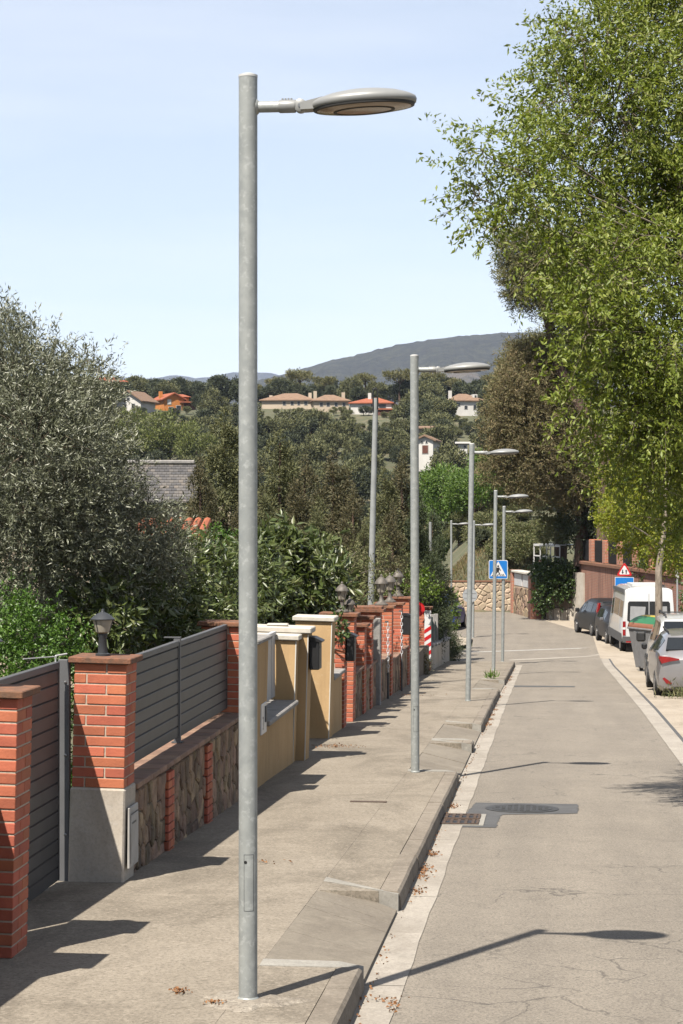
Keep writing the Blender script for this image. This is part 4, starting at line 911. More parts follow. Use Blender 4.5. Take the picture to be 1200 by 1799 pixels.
lantern('dark lantern half hidden by the laurel leaves', (-3.40, 32.65, .588), .80, 'hex'); lantern('small dark lantern on the lower brick pillar', (-3.47, 34.6, .303), .74, 'hex')

# last stretch: striped board, posts with green netting, low wall to the corner
bd = thing('striped_board', 'white board with red and white diagonal stripes at the wall end', 'hazard board', (-3.24, 54.44, zg(54.4)))
MB().box(-.16, .02, -.02, 0, .25, 1.66).build('board', M['white_sign'], bd)
for k in range(4):
    z1 = .36 + k * .22; MB().prism([(-.16, z1), (.02, z1 + .12), (.02, z1 + .23), (-.16, z1 + .11)], 'y', -.024, -.0205).build('stripe', M['red_sign'], bd)
nw = thing('boundary_wall', 'low weathered concrete wall with posts running to the street corner', 'wall', (0, 0, 0))
for s, e in along(46.2, 54.2, 2.0, .01): MB().cbox(-3.5, -3.26, s, e, zg(e) - .3, zg(e) + .72, .01).build('wall_block', M['stone_joint'], nw)
for s, e in along(54.95, 64.6, 1.6, .01):
    MB().cbox(-3.46, -3.22, s, e, zg(e) - .3, zg(e) + .70, .012).build('wall_block', M['plinth'], nw); MB().cbox(-3.50, -3.18, s + .01, e - .01, zg(e) + .702, zg(e) + .76, .012).build('coping_stone', M['greycap'], nw)
for y in (55.6, 57.4, 59.0, 61.0, 62.6, 64.3):
    h = random.uniform(1.25, 1.6); MB().cbox(-3.40, -3.28, y - .05, y + .05, zg(y) + .6, zg(y) + h, .008).build('post', M['greycap'], nw)
net = thing('green_netting', 'ragged green netting strung between the corner wall posts', 'netting', (0, 0, 0))
for a, b_ in ((55.65, 57.35), (57.45, 58.95), (59.05, 60.95), (61.05, 62.55)):
    mb = MB(); vv = []; n = 8
    for i in range(n + 1):
        y = a + (b_ - a) * i / n; top = zg(y) + 1.35 + .12 * math.sin(i * 1.3 + a) ; vv += [(-3.37 + .03 * math.sin(i * 2), y, zg(y) + .77), (-3.36 + .04 * math.cos(i * 1.7), y, top)]
    mb.add(vv, [(2 * i, 2 * i + 2, 2 * i + 3, 2 * i + 1) for i in range(n)]); o = mb.build('net_sheet', M['green_net'], net); o.modifiers.new('thick', 'SOLIDIFY').thickness = .012
rf = thing('red_reflector', 'round dark red reflector on a stake above the wall', 'reflector', (-3.45, 52.2, zg(52) + 1.60))
MB().tube([(0, -.03, .10), (0, 0, .10)], .20, 24).build('disc', M['red_sign'], rf); MB().tube([(0, .02, -1.0), (0, .02, .1)], .025, 8).build('stake', M['woodpost'], rf)
rp = thing('reed_fence', 'grey reed screen fence behind the green netting', 'fence', (-4.6, 46, zg(46)))
for k in range(64): y = k * .27; MB().box(-.015, .015, y, y + .25, zg(46 + y) - zg(46) + .2, zg(46 + y) - zg(46) + 1.75 + random.uniform(-.08, .08)).build('reed_panel', M['woodpost'], rp)
tag(rp, group=None)
# utility poles
up = W(648, 1075, 45); up.z = zg(45) ; tp = W(660, 700, 45)
ut = thing('utility_pole', 'leaning grey utility pole with a hooped black cable on top', 'utility pole', (up.x, up.y, up.z)); dv = tp - up
MB().tube([(0, 0, -.3), tuple(dv * .5), tuple(dv)], [.078, .068, .056], 18).build('pole', M['utility'], ut, smooth=True)
MB().tube([tuple(dv + Vector((-.05, -.05, -.3)))] + [tuple(dv + Vector((-.005 + .05 * math.cos(R(180 - q * 22.5)), -.03, .12 + .10 * math.sin(R(180 - q * 22.5))))) for q in range(9)] + [tuple(dv + Vector((.05, -.03, -.25)))], .02, 8).build('cable', M['black'], ut, smooth=True)
tb = W(756, 1040, 62); tt = W(756, 918, 62)
u2 = thing('thin_pole', 'thin plain grey pole behind the corner netting', 'pole', (tb.x, tb.y, zg(60)))
MB().lathe([(.05, -.1), (.043, tt.z - zg(60)), (.001, tt.z - zg(60) + .01)], 12).build('pole', M['utility'], u2, smooth=True)

# ------------------------------------------------------------------ far corner: stone wall, brick gate, retaining wall
fa, fb = W(700, 1072, 109), W(906, 1072, 108.5); u = (fb - fa); u.z = 0; Lw = u.length; u.normalize(); yaw = math.atan2(u.y, u.x)
fw = thing('field_stone_wall', 'sunlit pale field stone wall facing down the street', 'wall', (fa.x, fa.y, zr(108)), rz=yaw)
MB().box(0, Lw, .0, .35, -.3, 1.60).build('wall_core', M['pale_joint'], fw); MB().cbox(-.02, Lw + .02, -.06, .4, 1.60, 1.68, .01).build('coping', M['cap'], fw)
random.seed(21)
st_parent = fw
for p_, poly in cells(Lw, 1.58, 120, .022, .9):
    cx_ = sum(q[0] for q in poly) / len(poly); cz_ = sum(q[1] for q in poly) / len(poly); k = len(poly); mb = MB()
    vv = [(q[0], .01, q[1]) for q in poly] + [(cx_ + (q[0] - cx_) * .93, -.022, cz_ + (q[1] - cz_) * .93) for q in poly] + [(cx_ + (q[0] - cx_) * .62, -.045, cz_ + (q[1] - cz_) * .62) for q in poly]
    mb.add(vv, [(i, (i + 1) % k, k + (i + 1) % k, k + i) for i in range(k)] + [(k + i, k + (i + 1) % k, 2 * k + (i + 1) % k, 2 * k + i) for i in range(k)] + [tuple(range(2 * k, 3 * k))]); mb.build('stone', M['pale_stone'], fw)
g0 = W(900, 1074, 107); g1 = W(936, 1080, 101)
gu = (g1 - g0); gu.z = 0; gL = gu.length; gy = math.atan2(gu.y, gu.x)
gw = thing('brick_gateway', 'orange brick gate wall with white panels and stone base at the bend', 'gateway', (g0.x, g0.y, zr(106)), rz=gy)
MB().cbox(-.3, .30, -.05, .4, -.2, 2.25, .02).build('pier', M['brick_far'], gw); MB().cbox(-.34, .34, -.09, .44, 2.25, 2.33, .01).build('pier_cap', M['cap'], gw)
MB().cbox(.32, gL - .55, .05, .3, -.2, 1.5, .02).build('stone_panel', M['pale_stone'], gw)
stn = cells(gL - .9, 1.5, 34, .03, 1)
for p_, poly in stn:
    k = len(poly); cx_ = sum(q[0] for q in poly) / k; cz_ = sum(q[1] for q in poly) / k
    MB().add([(.33 + q[0], .06, q[1] - .05) for q in poly] + [(.33 + cx_ + (q[0] - cx_) * .8, .0, cz_ + (q[1] - cz_) * .8 - .05) for q in poly], [(i, (i + 1) % k, k + (i + 1) % k, k + i) for i in range(k)] + [tuple(range(k, 2 * k))]).build('stone', M['stone'], gw)
for q in range(2): MB().cbox(.36 + q * (gL - .95) / 2, .36 + (q + .86) * (gL - .95) / 2, .04, .26, 1.52, 2.15, .01).build('white_panel', M['whitegate'], gw)
MB().box(.32, gL - .55, .10, .24, 1.5, 2.2).build('panel_back', M['brick_far'], gw); MB().cbox(.2, gL, -.1, .5, 2.2, 2.32, .02).build('roof_slab', M['whitecap'], gw)
MB().cbox(gL - .5, gL + .25, -.15, .4, -.2, 2.15, .02).build('pier', M['brick_far'], gw)
MB().box(gL - .7, gL - .3, .45, .75, 2.0, 2.95).build('chimney', M['brick_far'], gw)
# dark timber gate and plinth between gateway and retaining wall
d0 = W(962, 1085, 100); d1 = W(1012, 1088, 99); du = d1 - d0; du.z = 0
tg = thing('timber_gate', 'dark weathered timber gate boards above a pale plinth', 'gate', (d0.x, d0.y, zr(100)), rz=math.atan2(du.y, du.x))
for k in range(9): MB().box(k * du.length / 9, (k + .94) * du.length / 9, 0, .05, .0 if k % 4 else -.05, (2.5 if k == 0 else 1.95) + random.uniform(-.1, .05)).build('board', M['woodpost'], tg)
for k in range(4): MB().cbox(k * du.length / 4, (k + .9) * du.length / 4, -.12, -.01, -.1, .5 + .1 * (k % 2), .01).build('plinth_block', M['plinth'], tg)
# white railing high behind the ivy
q0, q1 = W(938, 980, 104), W(984, 978, 100); qu = q1 - q0; qu.z = 0
rl = thing('white_railing', 'white metal balcony railing above the ivy', 'railing', tuple(q0), rz=math.atan2(qu.y, qu.x)); RL = qu.length
for zz in (.08, .62): MB().box(0, RL, -.025, .025, zz, zz + .06).build('rail', M['white_plastic'], rl)
for k, s in enumerate((0, .25, .5, .65, 1)): MB().box(s * (RL - .05), s * (RL - .05) + .05, -.0245, .0245, -.6, .615).build('post', M['white_plastic'], rl)
MB().box(0, RL, -.02, 1.6, .684, .72).build('top_sheet', M['white_plastic'], rl)
MB().box(-.05, RL + 2.5, .3, 2.2, -3.2, -.62).build('terrace_wall', M['plinth'], rl)
# retaining wall of weathered brick
r0, r1 = W(1012, 990, 100), W(1112, 1003, 86.5); ru = r1 - r0; ru.z = 0; RLn = ru.length
rw = thing('retaining_wall', 'tall streaked red brick retaining wall behind the parked cars', 'wall', (r0.x, r0.y, zr(100)), rz=math.atan2(ru.y, ru.x)); hw = r0.z - zr(100)
RX = RLn + 9
MB().box(0, RX, 0, .6, -.4, hw).build('wall', M['wall_red'], rw)
for s, e in along(0, RX, 2.4, .02): MB().cbox(s, e, -.12, .5, hw + .002, hw + .16, .02).build('coping', M['cap'], rw)
for s in np.arange(.1, RX - 1, 3.3):
    MB().cbox(s, s + .75, .0, .45, hw + .163, hw + 1.25, .02).build('pier', M['brick_far'], rw)
    MB().box(s + .76, s + 3.28, .16, .20, hw + .25, hw + 1.15).build('fence_sheet', M['greytrim'], rw)
    for q in range(12): MB().box(s + .84 + q * .2, s + .88 + q * .2, .12, .155, hw + .2, hw + 1.22).build('bar', M['black'], rw)
MB().box(.5, RX, .6, 6, -.4, hw + .1).build('earth_fill', M['soil'], rw)

# ------------------------------------------------------------------ vehicles
def vehicle(name, label, cat, loc, rz, paint, st, windows, wheels, tail, extra=None, wheel_r=.31, lower=None):
    """st: stations (y, z_bottom, z_belt, z_top, half_bottom, half_belt, half_top), rear to front; rear is at -y"""
    root = thing(name, label, cat, loc, rz=rz)
    rings = []
    for y, zb, zbl, zt, wb, wl, wt in st:
        h = [(0, zb), (wb * .86, zb), (wb * .97, zb + .07), (wb, zb + (zbl - zb) * .45), (wl, zbl - .05), (wl * .985, zbl), (wt + .03, max(zt - .09, zbl + .005)), (wt * .88, zt - .02 if zt - .02 > zbl else zt), (wt * .5, zt), (0, zt + .008)]
        rings.append([Vector((x, y, z)) for x, z in h] + [Vector((-x, y, z)) for x, z in h[-2:0:-1]])
    n = len(rings[0]); mb = MB()
    mb.add([tuple(p) for r_ in rings for p in r_], [(i * n + k, i * n + (k + 1) % n, (i + 1) * n + (k + 1) % n, (i + 1) * n + k) for i in range(len(rings) - 1) for k in range(n)] + [tuple(range(n))[::-1], tuple((len(rings) - 1) * n + k for k in range(n))])
    body = mb.build('body', M[paint], root, smooth=True, sharp=28)
    def P(i, k, v): # ring i, fractional index between k and k+1
        return rings[i][k].lerp(rings[i][(k + 1) % n], v)
    for w in windows:     # (part name, ring i, ring j, u0, u1, v0, v1, side 'L' 'R' 'B'(rear) , material)
        nm, i, j, u0, u1, v0, v1, side, mt_ = w[:9]
        if side in 'LR':
            g = lambda uu, vv_: rings[i][5].lerp(rings[i][6], vv_).lerp(rings[j][5].lerp(rings[j][6], vv_), uu)
        else:
            g = lambda uu, vv_: Vector((lambda a, b_: ((a.x * (1 - vv_) + b_.x * vv_) * (2 * uu - 1), a.y * (1 - vv_) + b_.y * vv_, a.z * (1 - vv_) + b_.z * vv_))(rings[i][7 if len(w) < 10 else w[9]], rings[j][7 if len(w) < 11 else w[10]]))
        grid = []; nu, nvv = 6, 4
        for a in range(nu + 1):
            for b_ in range(nvv + 1):
                uu, vv_ = u0 + (u1 - u0) * a / nu, v0 + (v1 - v0) * b_ / nvv
                p = g(uu, vv_); grid.append(p)
        nr = (grid[nvv + 1] - grid[0]).cross(grid[1] - grid[0]).normalized()
        if side == 'R' and nr.x < 0 or side == 'L' and nr.x > 0: nr = -nr
        if side == 'L': grid = [Vector((-p.x, p.y, p.z)) for p in grid]; nr = Vector((-abs(nr.x), nr.y, abs(nr.z)))
        if side == 'R': nr = Vector((abs(nr.x), nr.y, abs(nr.z)))
        if side == 'B' and nr.y * (1 if j < i else -1) < 0: nr = -nr
        if nr.z < 0 and side == 'B': nr = -nr
        of_ = .034 if side == 'B' else .008
        q = [tuple(p + nr * of_) for p in grid] + [tuple(p - nr * .01) for p in grid]; c = (nu + 1) * (nvv + 1); s_ = nvv + 1
        ff = [(a * s_ + b_, (a + 1) * s_ + b_, (a + 1) * s_ + b_ + 1, a * s_ + b_ + 1) for a in range(nu) for b_ in range(nvv)]
        rim = [a * s_ for a in range(nu + 1)] + [nu * s_ + b_ for b_ in range(1, nvv + 1)] + [a * s_ + nvv for a in range(nu - 1, -1, -1)] + [b_ for b_ in range(nvv - 1, 0, -1)]
        ff += [(rim[a], rim[(a + 1) % len(rim)], c + rim[(a + 1) % len(rim)], c + rim[a]) for a in range(len(rim))]
        MB().add(q, ff).build(nm, M[mt_], root)
    for wx, wy in wheels:
        s = 1 if wx > 0 else -1; wr = thing('wheel', None, None); wr.parent = root; wr.location = (wx, wy, wheel_r); r_ = wheel_r
        MB().tube([(-.10, 0, 0), (-.105, 0, 0), (-.08, 0, 0), (.08, 0, 0), (.105, 0, 0), (.10, 0, 0)], [r_ * .66, r_ * .9, r_, r_, r_ * .9, r_ * .66], 28).build('tyre', M['rubber'], wr, smooth=True)
        MB().tube([(-.106, 0, 0), (-.09, 0, 0), (.09, 0, 0), (.106, 0, 0)], [r_ * .64, r_ * .66, r_ * .66, r_ * .64], 24).build('rim', M['rim'], wr, smooth=True)
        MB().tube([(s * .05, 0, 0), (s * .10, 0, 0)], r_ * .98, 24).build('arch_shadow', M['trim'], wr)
    for nm, mt_, pts, th in tail:   # flat polygon pieces in x-z at a given y or y-z at a given x, slightly thick
        MB().prism(pts[2], pts[0], pts[1], pts[1] + th).build(nm, M[mt_], root)
    return root
# silver hatchback, rear towards the viewer
HB = [(-2.12, .36, .60, .62, .80, .74, .66), (-2.10, .28, .86, .90, .86, .80, .70), (-2.00, .22, .98, 1.03, .885, .83, .72), (-1.86, .20, 1.03, 1.10, .89, .85, .70), (-1.48, .20, 1.04, 1.40, .90, .86, .62), (-1.0, .18, 1.02, 1.46, .90, .87, .63), (-.2, .18, .98, 1.485, .90, .875, .64), (.55, .18, .94, 1.40, .90, .87, .62), (1.15, .18, .92, 1.02, .89, .86, .66), (1.85, .20, .80, .84, .86, .80, .62), (2.1, .28, .62, .66, .74, .66, .5)]
hbY = 44.6
hb = vehicle('parked_hatchback', 'silver grey hatchback parked nearest, with red tail lights and a dark rear window', 'car', (3.20, hbY + 2.1 - .6, zr(hbY + 1.5)), R(1), 'silver', HB,
    [('rear_window', 3, 4, -.06, 1.06, .02, .84, 'B', 'glass'), ('side_window', 4, 5, .1, 1, .08, .9, 'L', 'glass'), ('side_window', 5, 6, .05, .95, .05, .9, 'L', 'glass'), ('side_window', 6, 7, .03, .95, .05, .9, 'L', 'glass'), ('side_window', 5, 6, .05, .95, .05, .9, 'R', 'glass'), ('side_window', 6, 7, .03, .95, .05, .9, 'R', 'glass'), ('windscreen', 8, 7, .05, .95, .06, .92, 'B', 'glass')],
    [(-.80, -1.30), (.80, -1.30), (-.80, 1.30), (.80, 1.30)],
    [('tail_light', 'tail', ('y', -2.15, [(-.86, .93), (-.84, .985), (-.62, .965), (-.42, .925), (-.42, .90), (-.62, .87), (-.80, .82)]), .28), ('tail_light', 'tail', ('y', -2.15, [(.86, .93), (.84, .985), (.62, .965), (.42, .925), (.42, .90), (.62, .87), (.80, .82)]), .28),
     ('reflector', 'tail', ('y', -2.135, [(-.78, .50), (-.74, .52), (-.58, .40), (-.60, .37), (-.70, .39)]), .03), ('reflector', 'tail', ('y', -2.135, [(.78, .50), (.74, .52), (.58, .40), (.60, .37), (.70, .39)]), .03),
     ('number_plate', 'plate', ('y', -2.14, [(-.26, .60), (.26, .60), (.26, .71), (-.26, .71)]), .03), ('bumper_trim', 'trim', ('y', -2.11, [(-.6, .27), (.6, .27), (.55, .36), (-.55, .36)]), .05),
     ('wiper', 'trim', ('y', -1.98, [(-.3, 1.10), (.1, 1.12), (.1, 1.14), (-.3, 1.12)]), .03), ('roof_rail', 'trim', ('x', -.60, [(-1.2, 1.44), (.3, 1.47), (.3, 1.50), (-1.2, 1.47)]), .03)])
mr = MB().cbox(-.06, .06, -.11, .11, -.07, .07, .03).build('wing_mirror', M['black'], hb, loc=(-1.0, .62, 1.02))
# white estate with roof rails
WC = [(-2.2, .38, .62, .66, .82, .76, .70), (-2.18, .28, .95, 1.0, .88, .83, .74), (-2.12, .24, 1.08, 1.14, .90, .85, .74), (-1.98, .22, 1.12, 1.72, .90, .86, .70), (-1.4, .2, 1.10, 1.78, .91, .87, .69), (-.2, .2, 1.06, 1.78, .91, .87, .69), (.6, .2, 1.02, 1.66, .91, .87, .67), (1.25, .2, 1.0, 1.12, .90, .86, .70), (2.0, .22, .86, .92, .87, .80, .64), (2.2, .30, .66, .7, .76, .68, .54)]
wcY = 51.0
wc = vehicle('parked_estate_car', 'white tall estate car with roof rails behind the silver hatchback', 'car', (3.52, wcY + 2.0, zr(wcY + 2)), R(1), 'whitecar', WC,
    [('rear_window', 2, 3, -.04, 1.04, .06, .92, 'B', 'glass')] + [('side_window', i, i + 1, .06, .95, .05, .88, s, 'glass') for i in (3, 4, 5) for s in 'LR'] + [('windscreen', 7, 6, .05, .95, .06, .92, 'B', 'glass')],
    [(-.82, -1.38), (.82, -1.38), (-.82, 1.40), (.82, 1.40)],
    [('tail_light', 'tail', ('y', -2.21, [(-.89, .70), (-.87, 1.06), (-.78, 1.06), (-.74, .70)]), .15), ('tail_light', 'tail', ('y', -2.21, [(.89, .70), (.87, 1.06), (.78, 1.06), (.74, .70)]), .15), ('bumper', 'greytrim', ('y', -2.24, [(-.84, .30), (.84, .30), (.84, .56), (-.84, .56)]), .12), ('number_plate', 'plate', ('y', -2.225, [(-.26, .76), (.26, .76), (.26, .87), (-.26, .87)]), .03),
     ('roof_rail', 'trim', ('x', -.62, [(-1.7, 1.74), (-1.6, 1.83), (.4, 1.84), (.5, 1.74), (.4, 1.80), (-1.6, 1.79)]), .04), ('roof_rail', 'trim', ('x', .60, [(-1.7, 1.74), (-1.6, 1.83), (.4, 1.84), (.5, 1.74), (.4, 1.80), (-1.6, 1.79)]), .04), ('cross_bar', 'chrome', ('y', -1.2, [(-.7, 1.842), (.7, 1.842), (.7, 1.87), (-.7, 1.87)]), .06), ('side_moulding', 'greytrim', ('x', -.925, [(-1.0, .50), (1.0, .50), (1.0, .62), (-1.0, .62)]), .02)])
MB().cbox(-.14, .10, -.10, .10, -.13, .13, .04).build('wing_mirror', M['trim'], wc, loc=(-1.08, .35, 1.13))
# white van with high roof
VN = [(-2.95, .45, 1.20, 2.30, .95, .96, .84), (-2.90, .38, 1.22, 2.42, .985, .975, .83), (-1.5, .36, 1.24, 2.46, .99, .98, .82), (.5, .36, 1.24, 2.46, .99, .98, .82), (1.35, .36, 1.22, 2.36, .99, .97, .80), (2.05, .36, 1.18, 1.42, .97, .94, .76), (2.75, .40, 1.0, 1.08, .93, .86, .70), (2.95, .46, .8, .84, .84, .74, .6)]
vy = 74.3; vz = zr(vy + 2)
vn = vehicle('parked_van', 'white high roof van with dark rear windows parked at the bend', 'van', (3.45, vy + 2.95, vz), R(4), 'whitecar', VN,
    [('side_window', 1, 2, .12, .95, .08, .62, 'L', 'glass'), ('side_window', 2, 3, .06, .95, .08, .62, 'L', 'glass'), ('side_window', 3, 4, .1, .9, .05, .6, 'L', 'glass'), ('side_window', 1, 2, .12, .95, .08, .62, 'R', 'glass'), ('windscreen', 5, 4, .05, .95, .06, .8, 'B', 'glass')],
    [(-.86, -1.95), (.86, -1.95), (-.86, 1.75), (.86, 1.75)],
    [('rear_window', 'glass', ('y', -2.965, [(-.80, 1.22), (-.74, 1.17), (-.02, 1.10), (-.02, 1.92), (-.72, 1.92), (-.77, 1.86)]), .02), ('rear_window', 'glass', ('y', -2.965, [(.80, 1.22), (.74, 1.17), (.02, 1.10), (.02, 1.92), (.72, 1.92), (.77, 1.86)]), .02),
     ('sun_blind', 'paper', ('y', -2.9665, [(-.70, 1.22), (-.26, 1.16), (-.16, 1.30), (-.12, 1.72), (-.68, 1.74)]), .001), ('sun_blind', 'paper', ('y', -2.9665, [(.68, 1.22), (.30, 1.18), (.30, 1.72), (.66, 1.74)]), .001),
     ('tail_light', 'tail', ('y', -2.97, [(-.965, .66), (-.965, 1.18), (-.86, 1.18), (-.86, .66)]), .05), ('tail_light', 'tail', ('y', -2.97, [(.965, .66), (.965, 1.18), (.86, 1.18), (.86, .66)]), .05), ('light_band', 'plate', ('y', -2.975, [(-.966, .88), (-.859, .88), (-.859, .96), (-.966, .96)]), .052), ('light_band', 'plate', ('y', -2.975, [(.966, .88), (.859, .88), (.859, .96), (.966, .96)]), .052),
     ('bumper', 'greytrim', ('y', -3.02, [(-.97, .40), (.97, .40), (.97, .62), (-.97, .62)]), .14), ('bumper_reflector', 'tail', ('y', -3.024, [(-.85, .40), (-.45, .40), (-.45, .46), (-.85, .46)]), .01), ('number_plate', 'plate', ('y', -2.972, [(-.55, .64), (-.03, .64), (-.03, .76), (-.55, .76)]), .03), ('door_seam', 'greytrim', ('y', -2.956, [(-.006, .62), (.006, .62), (.006, 2.2), (-.006, 2.2)]), .01),
     ('side_cladding', 'greytrim', ('x', -1.0, [(-2.7, .40), (2.2, .40), (2.2, .72), (-2.7, .72)]), .03), ('roof_trim', 'greytrim', ('x', -.90, [(-2.8, 2.20), (1.3, 2.22), (1.2, 2.36), (-2.75, 2.36)]), .04), ('roof_unit', 'white_plastic', ('z', 2.44, [(-.55, -2.4), (.55, -2.4), (.55, -.6), (-.55, -.6)]), .10), ('roof_rail', 'chrome', ('x', .62, [(-2.5, 2.45), (1, 2.45), (1, 2.50), (-2.5, 2.50)]), .04)], wheel_r=.34)
bdg = MB().tube([(0, -2.972, 1.10), (0, -2.966, 1.10)], .075, 20).build('badge', M['chrome'], vn); MB().tube([(0, -2.974, 1.10), (0, -2.9725, 1.10)], .055, 20).build('badge_field', M['black'], vn)
MB().tube([(0, -2.976, 1.10), (0, -2.976, 1.155)], .008, 5).build('badge_spoke', M['chrome'], vn); MB().tube([(0, -2.976, 1.10), (.045, -2.976, 1.07)], .008, 5).build('badge_spoke', M['chrome'], vn); MB().tube([(0, -2.976, 1.10), (-.045, -2.976, 1.07)], .008, 5).build('badge_spoke', M['chrome'], vn)
# dark cars beyond the van
DC = [(-2.0, .36, .70, .74, .80, .74, .66), (-1.97, .26, .95, 1.0, .86, .81, .70), (-1.90, .22, 1.04, 1.30, .87, .83, .66), (-1.70, .2, 1.04, 1.52, .88, .84, .62), (-1.1, .2, 1.02, 1.58, .88, .85, .63), (-.1, .2, .98, 1.60, .88, .85, .63), (.6, .2, .95, 1.48, .88, .85, .61), (1.25, .2, .92, 1.02, .87, .84, .64), (1.8, .22, .80, .84, .84, .78, .60), (2.0, .30, .62, .66, .72, .64, .5)]
dwin = [('rear_window', 2, 3, .08, .92, .02, .98, 'B', 'glass', 5, 7)] + [('side_window', i, i + 1, .05, .95, .05, .88, s, 'glass') for i in (3, 4, 5) for s in 'LR'] + [('windscreen', 7, 6, .05, .95, .06, .92, 'B', 'glass')]
dtail = [('tail_light', 'tail', ('y', -1.96, [(-.83, .92), (-.74, .92), (-.64, 1.46), (-.72, 1.46)]), .22), ('tail_light', 'tail', ('y', -1.96, [(.83, .92), (.74, .92), (.64, 1.46), (.72, 1.46)]), .22), ('lower_lamp', 'tail', ('y', -2.01, [(-.78, .56), (-.62, .56), (-.62, .72), (-.78, .72)]), .05), ('number_plate', 'plate', ('y', -2.01, [(-.26, .62), (.26, .62), (.26, .73), (-.26, .73)]), .02)]
c1 = vehicle('parked_people_carrier', 'dark people carrier with tall red tail lights, farthest of the parked cars', 'car', (2.35, 88.6, zr(88)), R(14), 'blackcar', DC, dwin, [(-.78, -1.25), (.78, -1.25), (-.78, 1.3), (.78, 1.3)], dtail)
MB().cbox(-.10, .06, -.09, .09, -.09, .09, .03).build('wing_mirror', M['black'], c1, loc=(-.98, .6, 1.05))
c2 = vehicle('parked_dark_car', 'black car facing the viewer between the van and the people carrier', 'car', (2.95, 82.2, zr(82)), R(187), 'blackcar', [(y, a, b_ * .94, c_ * .93, d_ * .97, e_ * .97, f_ * .97) for y, a, b_, c_, d_, e_, f_ in DC], dwin, [(-.76, -1.25), (.76, -1.25), (-.76, 1.3), (.76, 1.3)],
    [('headlight', 'chrome', ('y', 1.90, [(-.74, .66), (-.5, .66), (-.52, .8), (-.74, .8)]), .06), ('headlight', 'chrome', ('y', 1.90, [(.74, .66), (.5, .66), (.52, .8), (.74, .8)]), .06), ('number_plate', 'plate', ('y', 2.0, [(-.26, .45), (.26, .45), (.26, .56), (-.26, .56)]), .02)])
for s in (-1, 1): MB().cbox(-.08, .08, -.07, .07, -.07, .07, .03).build('wing_mirror', M['rim'], c2, loc=(s * .94, .75, .98))
pb = W(806, 1108, 90)
vehicle('parked_blue_car', 'dark blue car parked at the corner behind the lime bush', 'car', (pb.x - .85, pb.y + 2.2, zr(90)), R(-6), 'bluecar', DC, dwin, [(-.78, -1.25), (.78, -1.25), (-.78, 1.3), (.78, 1.3)], dtail)
# recycling container
bn = thing('recycling_container', 'grey street recycling container with green, yellow and blue striped lid', 'recycling bin', (3.35, 59.4, zr(59)), rz=R(28))
prof = [(-.50, .10), (.50, .10), (.66, 1.18), (-.66, 1.18)]
MB().add([(-.50, -.75, .08), (.50, -.75, .08), (.50, .75, .08), (-.50, .75, .08), (-.66, -.9, 1.22), (.66, -.9, 1.22), (.66, .9, 1.22), (-.66, .9, 1.22)], [(0, 3, 2, 1), (4, 5, 6, 7), (0, 1, 5, 4), (1, 2, 6, 5), (2, 3, 7, 6), (3, 0, 4, 7)]).build('body', M['bingrey'], bn)
for s in (-1, 1):
    for y in (-.5, .0, .5): MB().add([(s * .545, y - .05, .12), (s * .545, y + .05, .12), (s * .70, y + .05, 1.16), (s * .70, y - .05, 1.16), (s * .50, y - .05, .12), (s * .50, y + .05, .12), (s * .64, y + .05, 1.16), (s * .64, y - .05, 1.16)], [(0, 1, 2, 3), (4, 7, 6, 5), (0, 3, 7, 4), (1, 5, 6, 2), (3, 2, 6, 7), (0, 4, 5, 1)]).build('rib', M['bingrey'], bn)
MB().cbox(-.70, .70, -.94, .94, 1.222, 1.28, .015).build('rim', M['bingrey'], bn)
cols = ['binbrown', 'bingreen', 'bingreen', 'binyellow', 'binblue', 'binblue', 'bingrey', 'bingrey']
for k, mm in enumerate(cols):
    a0, a1 = math.pi * k / len(cols), math.pi * (k + 1) / len(cols)
    arc = [(-.68 * math.cos(a0 + (a1 - a0) * q / 3), 1.283 + .34 * math.sin(a0 + (a1 - a0) * q / 3)) for q in range(4)]
    inner = [(x * .92, 1.283 + (z - 1.283) * .88) for x, z in arc[::-1]]
    MB().prism(arc + inner, 'y', -.92, .92).build('lid_stripe', M[mm], bn)
for y in (-.925, .925): MB().prism([(-.62 * math.cos(math.pi * q / 10), 1.284 + .30 * math.sin(math.pi * q / 10)) for q in range(11)], 'y', y - .005, y + .005).build('lid_end', M['bingrey'], bn)
for y in (-.6, .6):
    for x in (-.4, .4): MB().tube([(x - .03, y, .06), (x + .03, y, .06)], .07, 12).build('caster', M['rubber'], bn)

# ------------------------------------------------------------------ far houses
def wallm(name, c): return pm(name, c, tuple(x * .88 for x in c), .6, .9)
M['h_white'] = wallm('house_white', (.74, .72, .68)); M['h_cream'] = wallm('house_cream', (.60, .50, .38)); M['h_orange'] = wallm('house_orange', (.66, .25, .06)); M['h_grey'] = wallm('house_grey', (.42, .40, .37))
M['t_red'] = pm('roof_red', (.42, .12, .05), (.33, .10, .05), 1.2, .9, bump=.5, bscale=3, bdist=.1); M['t_brown'] = pm('roof_brown', (.30, .19, .12), (.23, .145, .095), 1.2, .9, bump=.5, bscale=3, bdist=.1)
M['h_glass'] = pm('house_window', (.05, .055, .06), (.035, .04, .045), 2, .3); M['h_shutter'] = pm('house_shutter', (.62, .61, .58), (.55, .54, .5), 2, .8); M['h_dark'] = pm('balcony_brown', (.16, .055, .035), (.11, .04, .03), 2, .9)
